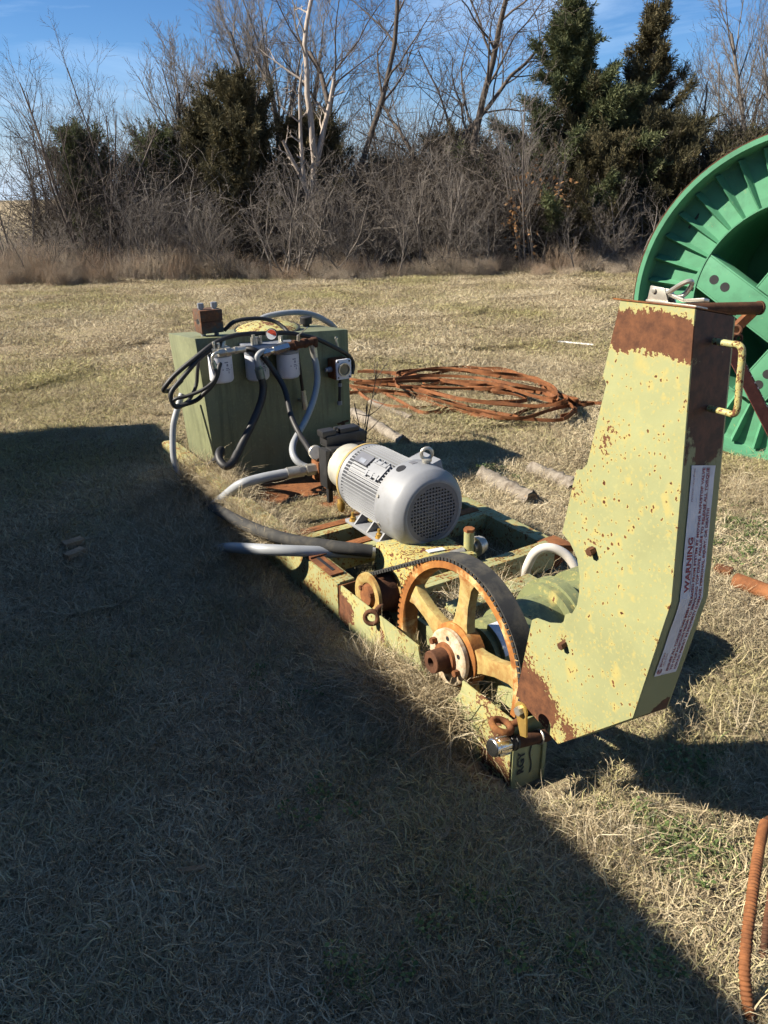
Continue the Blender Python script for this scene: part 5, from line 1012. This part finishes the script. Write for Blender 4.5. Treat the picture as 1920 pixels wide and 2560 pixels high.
ps = [pZ(1314, 1440, .17), pZ(1318, 1417, .22), pZ(1339, 1380, .29), pZ(1373, 1369, .31), pZ(1411, 1384, .29), pZ(1436, 1414, .25), pZ(1449, 1447, .2), pZ(1452, 1480, .16)]
hose('hydraulic_hose', 'white hose arching beside the open guard cover', ps, .017, M['white_hose'])
ps = [pY(862, 1102, 2.42), pY(880, 1106, 2.3), pY(905, 1120, 2.1), pY(925, 1150, 1.9), MC + np.array([.07, .80, .02])]
hose('suction_hose', 'fat black suction hose from tank corner to pump', ps, .036, M['rubber'])

# ================================================================== OTHER THINGS ON THE FIELD
# ---- big green cable reel at the right
RC = np.array([2.241, 4.198, .895]); ph = R(40); RN = np.array([-math.sin(ph), -math.cos(ph), 0]); RTn = np.array([math.cos(ph), -math.sin(ph), 0]); RR = .895
re_ = thing('cable_reel', 'big green steel cable reel with ribbed flange at the right edge', 'reel', (RC[0], RC[1], 0))
def rp(t, a, r): return RC + RN * t + (RTn * math.cos(a) + EZ * math.sin(a)) * r
def rring(mb, prof, n=96, closed=True):
    k = len(prof); vs = []; fs = []
    for t, r in prof:
        for i in range(n): vs.append(rp(t, 2 * math.pi * i / n, r))
    for j in range(k if closed else k - 1):
        for i in range(n): fs.append((j * n + i, j * n + (i + 1) % n, ((j + 1) % k) * n + (i + 1) % n, ((j + 1) % k) * n + i))
    mb.add(vs, fs)
mb = MB(); rring(mb, [(-.1, .895), (.03, .895), (.03, .889), (-.1, .889)]); link('tread', mb, M['rust_d'], re_)
mb = MB(); rring(mb, [(.028, .889), (.034, .887), (.034, .862), (.026, .858), (-.080, .852), (-.088, .845), (-.09, .82), (-.098, .82), (-.098, .889)]); link('rim', mb, M['reel'], re_)
mb = MB(); rring(mb, [(-.09, .822), (-.080, .55), (-.092, .55), (-.1, .822)]); link('flange_sheet', mb, M['reel'], re_)
mb = MB(); rring(mb, [(-.09, .556), (.004, .553), (.004, .546), (-.1, .546), (-.1, .556)]); link('inner_ring', mb, M['reel'], re_)
for k in range(40):
    a = R(111 - 9.0 * k); er = RTn * math.cos(a) + EZ * math.sin(a); et = -RTn * math.sin(a) + EZ * math.cos(a); mb = MB(); k0 = []
    for r_, w_, h_ in ((.552, .015, .030), (.65, .018, .040), (.80, .022, .055), (.84, .022, .055)):
        base = RC + er * r_ - RN * .090; k0.append([base + et * w_ * c_ + RN * h_ * s_ for c_, s_ in ((-1, 0.1), (-.55, .35), (-.28, .85), (0, 1), (.28, .85), (.55, .35), (1, .1))])
    vs = [p for row in k0 for p in row]; n7 = 7; fs = [(j * n7 + i, j * n7 + i + 1, (j + 1) * n7 + i + 1, (j + 1) * n7 + i) for j in range(3) for i in range(6)]; fs += [tuple(range(7)), tuple(21 + i for i in range(7))]
    mb.add(vs, fs); link('rib', mb, M['reel'], re_, smooth=60)
mb = MB(); rring(mb, [(-.05, .56), (-1.0, .56), (-1.0, .55), (-.05, .55)], 60); link('drum', mb, M['reel'], re_)
mb = MB(); rring(mb, [(-1.0, .002), (-1.0, .889), (-1.04, .889), (-1.04, .002)], 64); link('far_flange', mb, M['reel'], re_)
for k in range(4):       # pinwheel of four channel plates
    a = R(147.8 - 90 * k); er = RTn * math.cos(a) + EZ * math.sin(a); et = RTn * math.sin(a) - EZ * math.cos(a); mb = MB()      # et: towards the offset side is negative
    for lo, hi, t0, t1 in ((-.221, -.055, -.012, .0), (-.055, -.045, -.10, .0), (-.231, -.221, -.10, .0)):
        c = RC + er * .25 + et * (lo + hi) / 2 + RN * (t0 + t1) / 2; mb.obox(c, er, et, RN, .29, (hi - lo) / 2, (t1 - t0) / 2)
    sp_ = link('spoke', mb, M['reel'], re_, bevel=.004)
    for qa, qb in ((-.445, .115), (-.38, .078)):
        q_ = R(-90 * k); c = RC + RTn * (qa * math.cos(q_) - qb * math.sin(q_)) + EZ * (qa * math.sin(q_) + qb * math.cos(q_)) + RN * .0008; mb = MB(); mb.lathe(c, RN, [(-.004, .026), (0, .026)], 24); link('hole', mb, M['dark'], sp_)
mb = MB(); mb.lathe(RC, RN, [(-1.05, .05), (.012, .05), (.012, .09), (.03, .09), (.03, .045)], 28); link('hub', mb, M['reel'], re_)
a = RC + (RTn * math.cos(R(147)) + EZ * math.sin(R(147))) * .755 - RN * .0885; d1 = RTn * math.cos(R(57)) + EZ * math.sin(R(57)); mb = MB(); mb.tube([a - d1 * .035, a - d1 * .045 + EZ * .012, a + d1 * .045 + EZ * .014, a + d1 * .04, a - d1 * .035], .004, 6); link('slot_rim', mb, M['dark'], re_)
# stand: rusty pipe and speckled angle bar
p0 = GY(1690, 775, 3.55); p1 = GY(1897, 770, 3.75)
rs = thing('reel_stand', 'rusty reel stand with pipe axle and speckled red-brown diagonal leg', 'stand', (p1[0], p1[1], 0))
mb = MB(); mb.ringlathe(p0, p1 - p0, [(0, .024), (0, .030), (np.linalg.norm(p1 - p0), .030), (np.linalg.norm(p1 - p0), .024)], 20); link('pipe', mb, M['rust_d'], rs)
mb = MB(); mb.lathe(p1 - unit(p1 - p0) * .004, p1 - p0, [(0, .034), (.012, .034)], 20); link('pipe_cap', mb, M['rust_d'], rs)
b0 = GY(1822, 842, 3.72); b1 = GY(2010, 1215, 3.72); b1[2] = max(b1[2], 0); d_ = unit(b1 - b0); sd_ = unit(np.cross(d_, -FW)); n_ = np.cross(sd_, d_)
mb = MB(); mb.obox((b0 + b1) / 2 + sd_ * .02, d_, sd_, n_, np.linalg.norm(b1 - b0) / 2, .03, .004); lg = link('leg', mb, rusty('primer_red', (.16, .055, .04), (.10, .036, .028), (.20, .08, .06), 20), rs)
mb = MB(); mb.obox((b0 + b1) / 2 - sd_ * .012 - n_ * .022, d_, n_, sd_, np.linalg.norm(b1 - b0) / 2, .026, .004); sp_m = N('speckled_rust'); v_ = sp_m.coord(); c_ = sp_m.mix(sp_m.ramp(sp_m.noise(v_, 70, 3, .6), [(.56, 0.0), (.6, 1.0)]), (.06, .035, .028), (.55, .52, .5)); sp_m.set(c_, .8); link('leg_web', mb, sp_m.m, rs)
q0 = p1 + np.array([0, .02, -.03]); mb = MB(); mb.obox((p1 + b0) / 2 + np.array([.02, .05, 0]), unit(b0 - p1), EY, np.cross(unit(b0 - p1), EY), np.linalg.norm(b0 - p1) / 2, .02, .02); link('bracket', mb, M['rust'], rs)

# ---- coil of rusty steel strap
rc = np.random.default_rng(77); M['strap'] = rusty('strap_rust', (.19, .074, .029), (.07, .03, .016), (.27, .11, .042), 10)
co = thing('strap_coil', 'loose coil of rusty flat steel strap lying in the grass', 'strap', (.6, 6.0, 0))
def px_loop(pts, z): return [G(860 + x * .422, 880 + y * .422, z_) for (x, y), z_ in zip(pts, z)]
loops = [
    ([(60, 185), (300, 175), (620, 170), (900, 190), (1120, 260), (1250, 270), (1240, 205), (1080, 145), (850, 120), (560, 95), (380, 130), (310, 180)], .10),
    ([(40, 200), (200, 225), (420, 250), (640, 310), (880, 370), (1050, 392), (1200, 350), (1330, 320), (1355, 350), (1300, 398)], .06),
    ([(300, 160), (320, 205), (430, 215), (650, 270), (900, 300), (1150, 320), (1320, 290), (1260, 245), (1000, 190), (760, 150), (480, 140), (300, 160)], .12),
    ([(70, 180), (180, 215), (330, 290), (470, 360), (640, 330), (820, 350), (1000, 385)], .04),
    ([(520, 110), (700, 88), (900, 110), (1090, 150), (1220, 225), (1350, 290), (1440, 300), (1535, 303)], .05),
    ([(340, 130), (480, 105), (700, 112), (950, 150), (1150, 175), (1260, 240), (1340, 275), (1400, 300)], .08),
    ([(460, 200), (620, 178), (760, 200), (880, 235), (1000, 250), (1080, 285), (960, 300), (760, 290), (560, 240), (460, 200)], .05),
    ([(30, 240), (180, 235), (380, 260), (600, 330), (860, 380), (1100, 398), (1290, 400), (1370, 340), (1300, 300), (1120, 330), (980, 385)], .03),
    ([(80, 115), (220, 118), (350, 128), (500, 150), (700, 185), (860, 220), (1000, 235)], .06),
    ([(40, 200), (180, 300), (400, 330), (560, 325), (700, 350)], .03),
    ([(60, 165), (260, 190), (520, 215), (800, 215), (1000, 210), (1180, 235), (1270, 280)], .09)]
for pts, z in loops + [([(x_ + rc.normal(0, 22), y_ + rc.normal(0, 12)) for x_, y_ in p_], z_ * .7) for p_, z_ in loops if len(p_) > 6]:
    zz = z * (.5 + .5 * np.abs(np.sin(np.arange(len(pts)) * 1.3 + rc.random() * 6))) + .016; P_ = catmull(px_loop(pts, zz), 8); mb = MB(); sd = np.tile(np.array([0, 0, 1.0]), (len(P_), 1)) + rc.normal(0, .25, 3); mb.ribbon(P_, .023, .004, sd); link('strap', mb, M['strap'], co)
mb = MB()
for px_, py_ in ((690, 190), (760, 195), (845, 200), (910, 205), (940, 200)):
    q = G(860 + px_ * .422, 880 + py_ * .422, .03); mb = MB(); mb.cyl(q - np.array([.03, .06, 0]), q + np.array([.03, .06, 0]), .018, n=10); link('rust_roller', mb, M['rust_d'], co)

# ---- logs
def log(label, a, b, r, seed, mat='log'):
    rg = np.random.default_rng(seed); a = np.array(a); b = np.array(b); n = 14; k = 12; ax = unit(b - a); x, y, _ = frame(ax)
    t = thing('log', label, 'log', (a[0], a[1], 0), group='weathered logs in the grass'); vs = []; fs = []; ph_ = rg.random(3) * 6
    for i in range(n):
        f = i / (n - 1); c = a + (b - a) * f + rg.normal(0, r * .05, 3)
        for j in range(k):
            q = 2 * math.pi * j / k; rr = r * (1 + .10 * math.sin(2 * q + ph_[0]) + .08 * math.sin(5 * f + ph_[1]) + .11 * rg.normal()); vs.append(c + (x * math.cos(q) + y * math.sin(q)) * rr + (ax * rg.normal(0, .02) if i == n - 1 else 0))
    fs = [(i * k + j, i * k + (j + 1) % k, (i + 1) * k + (j + 1) % k, (i + 1) * k + j) for i in range(n - 1) for j in range(k)]
    mb = MB(); mb.add(vs, fs); mb.add([vs[j] for j in range(k)], [tuple(range(k))]); link('bark', mb, M[mat], t, smooth=60)
    mb = MB(); mb.lathe(b - ax * .02, ax, [(0, r * .92), (.012, r * .86), (.004, r * .5), (-.01, r * .2), (-.012, .001)], 14); link('rotten_end', mb, M['cutwood'], t); return t
log('pale weathered log in the grass right behind the tank', G(885, 1034, .012), G(1010, 1108, .012), .046, 1)
log('thin pale log beyond the other one behind the tank', G(930, 1010, .008), G(1030, 1050, .005), .036, 2)
log('pale log with rotten crumbled end beside the motor shadow', G(1205, 1192, .018), G(1330, 1256, .02), .052, 3)
log('short pale log close to the open guard cover edge', G(1328, 1172, .008), G(1440, 1222, .008), .044, 4)
rp_ = thing('rusty_pipe', 'short rusty pipe on the grass right of the guard cover', 'pipe', G(1835, 1450, 0)); a, b = G(1838, 1452, .03), G(1990, 1508, .035); mb = MB(); mb.ringlathe(a, b - a, [(0, .026), (0, .034), (np.linalg.norm(b - a), .034), (np.linalg.norm(b - a), .026)], 18); link('wall', mb, M['rust_o'], rp_)
mb = MB(); mb.lathe(a + (b - a) * .02, b - a, [(0, .026), (.01, .026)], 16); link('soil_plug', mb, M['rust_d'], rp_)
o = MB(); a, b = G(1788, 1420, .02), G(1830, 1432, .02); o.bar(a, b, .05, .03); tag(link('rust_chunk', o, M['rust'], None, bevel=.006, loc=(a + b) / 2), 'flat rusty chunk left of the short rusty pipe', 'scrap')
a, b = G(1393, 853, .02), G(1484, 862, .02); mb = MB(); mb.bar(a, b, .035, .012); tag(link('white_slat', mb, plain('white_pvc', (.78, .78, .75), .5), None, bevel=.002, loc=(a + b) / 2), 'narrow white slat lying on the far grass', 'slat')
# wood scraps in the shade
for (x0, y0, x1_, y1_, w_, h_, lb) in ((160, 1366, 208, 1352, .05, .035, 'upper of two small wood scraps in the shade at left'), (165, 1394, 208, 1376, .045, .03, 'lower of two small wood scraps in the shade at left'), (446, 2178, 514, 2168, .014, .008, 'little flat wood chip on the shaded foreground grass')):
    a, b = G(x0, y0, h_ / 2 + .02), G(x1_, y1_, h_ / 2 + .02); mb = MB(); mb.bar(a, b, w_, h_); tag(link('wood_scrap', mb, M['cutwood'], None, bevel=.002, loc=(a + b) / 2), lb, 'wood', 'wood scraps')
# corrugated rusty tube at the lower right corner
ct = thing('corrugated_tube', 'bent rusty corrugated steel tube at the lower right corner', 'tube', G(1870, 2480, 0))
for nm, pts, r in (('near_run', ((1912, 2058, .10), (1902, 2100, .12), (1890, 2170, .13), (1878, 2260, .12), (1868, 2340, .10), (1862, 2420, .07), (1868, 2500, .03), (1880, 2560, .0)), .0112), ('far_run', ((1912, 2058, .10), (1930, 2050, .08), (1945, 2100, .05), (1936, 2180, .04), (1925, 2260, .03), (1915, 2330, .02), (1908, 2400, .0)), .0085)):
    P_ = catmull([G(x, y, z) for x, y, z in pts], 6); sl = np.r_[0, np.cumsum(np.linalg.norm(np.diff(P_, axis=0), axis=1))]; n_ = int(sl[-1] / .0011); s_ = np.linspace(0, sl[-1], n_); P_ = np.c_[[np.interp(s_, sl, P_[:, i]) for i in range(3)]].T
    mb = MB(); mb.tube(P_, r + .0011 * np.sin(s_ / .0085 * 6.283), 12); link(nm, mb, M['rust_o'] if nm == 'near_run' else M['rust_d'], ct, smooth=80)

# ------------------------------------------------------------------ grass and weeds
rg = np.random.default_rng(99)
def turf(name, rad, n, ws=1.0, ls=1.0):      # one patch of mown dead turf: lying thatch, curled blades, upright stubble
    parts = [blades(rg, int(n * .45), rad, .066 * ls, .0025 * ws, (R(12), .22), .12, .8, None, name + '_a'), blades(rg, int(n * .35), rad, .052 * ls, .0027 * ws, (R(30), .35), .30, .6, None, name + '_b'), blades(rg, int(n * .20), rad, .038 * ls, .0027 * ws, (R(55), .35), .45, .5, None, name + '_c')]
    V, Q, T, A, off = [], [], [], [], 0
    for me in parts:
        k = len(me.vertices); co = np.empty(k * 3, np.float32); me.vertices.foreach_get('co', co); sh = np.empty(k, np.float32); me.attributes['shade'].data.foreach_get('value', sh); nb = k // 7; kk = (np.arange(nb) * 7)[:, None] + off
        V.append(co.reshape(-1, 3)); A.append(sh); Q += [kk + np.array([[0, 1, 3, 2]]), kk + np.array([[2, 3, 5, 4]])]; T.append(kk + np.array([[4, 5, 6]])); off += k; bpy.data.meshes.remove(me)
    return npmesh(name, np.vstack(V), quads=np.vstack(Q), tris=np.vstack(T), attr=np.concatenate(A), mat=M['straw'])
near_src = [turf('turf_%d' % i, .24, 2600) for i in range(6)]
mid_src = [turf('mid_turf_%d' % i, .40, 4600, 1.3, 1.05) for i in range(5)]
far_src = [turf('far_turf_%d' % i, .85, 7000, 2.1, 1.15) for i in range(5)]
short_src = [turf('edge_turf_%d' % i, .07, 150) for i in range(4)]
tall_src = [blades(rg, 60, .07, .22, .0030, (R(62), .35), .55, .3, M['straw_tall'], 'tuft_a'), blades(rg, 60, .09, .17, .0026, (R(40), .4), .45, .4, M['straw_tall'], 'tuft_b'), blades(rg, 50, .10, .23, .0028, (R(50), .4), .5, .35, M['straw_tall'], 'tuft_c')]
def field(y0, y1, dens, pad=.25):
    def hw(y): p = G(0, 1280, 0); return abs(GY(0, px_row(y), y)[0]) + pad
    A = (y1 - y0) * (2 * (.53 * y1 + pad)); n = int(A * dens); y = y0 + (y1 - y0) * rg.random(n); x = (rg.random(n) * 2 - 1) * (.53 * y1 + pad); m_ = np.abs(x) < .53 * y + pad + .25; return x[m_], y[m_]
def in_skid(x, y):
    q = (x - MO[0]) * MX[0] + (y - MO[1]) * MX[1]; s = (x - MO[0]) * MY[0] + (y - MO[1]) * MY[1]; return q, s
def bare(x, y):     # thin patches where the thatch shows through
    return np.sin(x * 2.7 + 1.1 * np.sin(y * 1.9)) * np.sin(y * 2.2 + .7 * np.sin(x * 3.1))
def tiles(name, srcs, y0, y1, step, label, pad=.3, keep=None):
    P = []
    for yy in np.arange(y0, y1, step):
        hw = .53 * (yy + step) + pad
        for xx in np.arange(-hw, hw, step): P.append((xx + rg.normal(0, step * .22), yy + rg.normal(0, step * .22)))
    P = np.array(P)
    if keep is not None: P = P[keep(P[:, 0], P[:, 1])]
    n = len(P); scatter(name, np.c_[P, gh(P[:, 0], P[:, 1])], np.c_[rg.normal(0, .03, n), rg.normal(0, .03, n), rg.random(n) * 6.28], .9 + .3 * rg.random(n), rg.integers(0, len(srcs), n), srcs, label, 'grass')
def off_skid(m):
    def f(x, y): q, s = in_skid(x, y); return ~((q > -m) & (q < .94 + m) & (s > -m) & (s < 3.02 + m))
    return f
tiles('short_grass', near_src, .7, 3.3, .21, 'mown dead straw-coloured grass of the near field', .25, lambda x, y: off_skid(.2)(x, y) & ~((in_skid(x, y)[0] > -.32) & (in_skid(x, y)[0] < .42) & (in_skid(x, y)[1] > -.32) & (in_skid(x, y)[1] < .3)))
tiles('middle_grass', mid_src, 3.2, 7.2, .36, 'mown dead grass of the field beyond the machine', .35, off_skid(.34))
tiles('field_grass', far_src, 7.0, 15.4, .75, 'mown dead grass farther out towards the treeline', .8)
n = 4600; s = -.5 + 4.0 * rg.random(n); q = -.5 + 2.0 * rg.random(n); k_ = ~((q > -.015) & (q < .95) & (s > -.03) & (s < 3.02)) & ~((q > -.10) & (q < .20) & (s > -.13) & (s < .27)) & (q > -.42) & (q < 1.36) & (s > -.42) & (s < 3.45); P = np.array([m2w((a, b, 0)) for a, b in zip(q[k_], s[k_])]); P[:, 2] = gh(P[:, 0], P[:, 1]); n = len(P)
scatter('edge_grass', P, np.c_[rg.normal(0, .1, n), rg.normal(0, .1, n), rg.random(n) * 6.28], .8 + .5 * rg.random(n), rg.integers(0, 4, n), short_src, 'short dead grass along the edges of the skid', 'grass')
# long grass grown up round the machine
T_ = []
def along(n, s0, s1, q0, q1, z=0, sc=(.6, 1.1)):
    for _ in range(n):
        s_ = s0 + (s1 - s0) * rg.random(); q_ = q0 + (q1 - q0) * rg.random(); p = m2w((q_, s_, 0)); p[2] = max(z, gh(p[0], p[1]) if z == 0 else z); T_.append((*p, sc[0] + (sc[1] - sc[0]) * rg.random()))
along(230, .27, .60, -.13, -.005, 0, (.45, .85)); along(18, .12, .27, -.18, -.08, 0, (.2, .35)); along(110, .60, 1.0, -.24, -.06, 0, (.2, .42)); along(90, 1.0, 1.6, -.32, -.07, 0, (.22, .45)); along(240, 1.6, 2.6, -.32, -.04, 0, (.35, .72)); along(130, 1.4, 2.55, -.05, .09, .17, (.3, .6)); along(120, 2.35, 2.62, -.05, .13, 0, (.8, 1.25))
along(60, .22, .45, -.02, .03, .03, (.7, 1.1)); along(36, .2, .5, .13, .2, .02, (.6, .9)); along(70, .2, .7, .18, .55, .14, (.4, .75)); along(60, .8, 1.3, .5, .9, .0, (.5, .9)); along(22, 1.5, 2.2, .05, .8, .03, (.12, .25)); along(50, .95, 1.6, .93, 1.08, 0, (.4, .8)); along(60, .3, .75, .55, .9, 0, (.5, .9)); along(24, -.35, .1, .25, .6, 0, (.2, .4))
for _ in range(300):      # stray tufts over the near field
    yy = .9 + 4.2 * rg.random() ** 1.3; xx = (rg.random() * 2 - 1) * (.53 * yy + .3); q, s = in_skid(xx, yy)
    if not (-.14 < q < .98 and -.3 < s < 3.05): T_.append((xx, yy, gh(xx, yy), .15 + .30 * rg.random() ** 2))
for px_, py_, r_ in ((1850, 1240, .14), (1900, 1225, .14), (1880, 1290, .16), (1780, 1270, .1), (1480, 2060, .07), (1560, 2080, .07), (1640, 2100, .06)):
    for _ in range(10):
        p = G(px_, py_, 0) + np.r_[rg.normal(0, r_, 2), 0]; T_.append((p[0], p[1], gh(p[0], p[1]), .3 + .35 * rg.random()))
for a_, b_ in (((885, 1040), (1010, 1112)), ((930, 1016), (1030, 1054)), ((1205, 1200), (1320, 1262)), ((1328, 1180), (1440, 1228)), ((1840, 1468), (1920, 1500))):       # grass grown over the logs
    for _ in range(26):
        f = rg.random(); p = G(a_[0] + (b_[0] - a_[0]) * f, a_[1] + (b_[1] - a_[1]) * f, 0) + np.r_[rg.normal(0, .05, 2), 0]; T_.append((p[0], p[1], gh(p[0], p[1]), .2 + .25 * rg.random()))
T_ = np.array(T_); n = len(T_)
bake('long_grass', T_[:, :3], np.c_[rg.normal(0, .28, n), rg.normal(0, .28, n), rg.random(n) * 6.28], T_[:, 3], rg.integers(0, 3, n), tall_src, 'long tangled dead grass grown up round the machine', 'grass')
# litter inside the skid pan
n = 150; s = rg.random(n) * .55 + 1.57; q = .06 + .78 * rg.random(n); P = np.array([m2w((a, b, .052)) for a, b in zip(q, s)]); s2 = rg.random(500) * .5 + .95; P2 = np.array([m2w((.08 + .75 * rg.random(), b, .0)) for b in s2]); P = np.vstack([P, P2]); n = len(P)
scatter('pan_litter', P, np.c_[rg.normal(0, .1, n), rg.normal(0, .1, n), rg.random(n) * 6.28], .5 + .4 * rg.random(n), rg.integers(0, 4, n), short_src, 'dead grass litter lying on the rusty skid pan', 'litter')
# green clover and weeds
def rosette(rg, n, r, name):
    V, T, A = [], [], []
    for i in range(n):
        a = rg.random() * 6.283; d = rg.random() ** .6 * r; c = np.array([math.cos(a) * d, math.sin(a) * d, .012 + .02 * rg.random()]); az = rg.random() * 6.283; s = .0035 + .003 * rg.random(); nn = unit(rg.normal(0, .35, 3) + np.array([0, 0, 1])); x_, y_, _ = frame(nn); k = len(V); m_ = 6
        V += [c + (x_ * math.cos(az + 6.283 * j / m_) + y_ * math.sin(az + 6.283 * j / m_) * .75) * s for j in range(m_)]; T += [(k, k + j, k + j + 1) for j in range(1, m_ - 1)]; A += [rg.random()] * m_
    return npmesh(name, V, tris=T, attr=A, mat=M['green'])
clover = [rosette(rg, 26, .035, 'clover_%d' % i) for i in range(3)] + [blades(rg, 30, .05, .05, .0032, (R(45), .3), .4, .4, M['green'], 'green_blades')]
P = []
for px_, py_, sp_, k in ((1690, 2110, .04, 12), (1720, 2140, .04, 12), (1760, 2120, .04, 7), (1700, 2180, .04, 5), (1810, 2150, .04, 5), (1600, 2060, .05, 8), (1850, 1320, .10, 40), (1880, 1390, .10, 40), (1900, 1340, .12, 30), (1730, 1920, .05, 8), (1700, 1950, .05, 6), (700, 1720, .08, 12), (980, 2450, .06, 8), (820, 2020, .06, 6), (1420, 2400, .05, 6), (1600, 2400, .05, 6), (1240, 1180, .12, 16), (1180, 2300, .06, 6)):
    for _ in range(k):
        p = G(px_, py_, 0) + np.r_[rg.normal(0, sp_, 2), 0]; P.append((p[0], p[1], gh(p[0], p[1]) + .008))
P = np.array(P); n = len(P)
scatter('green_weeds', P, np.c_[rg.normal(0, .15, n), rg.normal(0, .15, n), rg.random(n) * 6.28], .6 + .6 * rg.random(n), rg.integers(0, 4, n), clover, 'small patches of green clover in the dead grass', 'weeds')
# dead weed stalks: one up the tank corner, one bare sprig at right
def stalk(label, base, h, n, spread, r, seed, dark):
    rgs = np.random.default_rng(seed); polys = []
    for i in range(n):
        d = np.array([rgs.normal(0, spread), rgs.normal(0, spread), 1]); q = [np.array([rgs.normal(0, .012), rgs.normal(0, .012), 0])]; l = h * (.6 + .5 * rgs.random())
        for j in range(6): d = unit(d + rgs.normal(0, .09, 3)); q.append(q[-1] + d * l / 6)
        q = np.array(q); polys.append((q, np.linspace(r, r * .4, 7)))
        for s in range(7):
            j = rgs.integers(1, 6); d2 = unit(d + rgs.normal(0, .6, 3)); polys.append((np.array([q[j], q[j] + d2 * l * .1, q[j] + d2 * l * .2 + rgs.normal(0, .01, 3)]), np.array([r * .6, r * .45, r * .25])))
    V, Q = tubes(polys, 4); o = linkmesh('dead_weed', npmesh('dead_weed', V, quads=Q, attr=np.full(len(V), .1 if dark else .8), mat=M['brush'] if dark else M['straw_tall']), loc=base); return tag(o, label, 'weed', 'dead weeds standing alone')
b_ = m2w((1.0, 2.46, 0)); stalk('dark dead weed stalks standing at the right tank corner', b_, .62, 3, .03, .0045, 3, True)
stalk('pale bare branching weed at the right edge of the cover shadow', G(1850, 1830, 0), .16, 7, .5, .0016, 8, False)
stalk('pale thin weed sprig right under the guard cover', G(1690, 1800, 0), .13, 4, .5, .0014, 9, False)
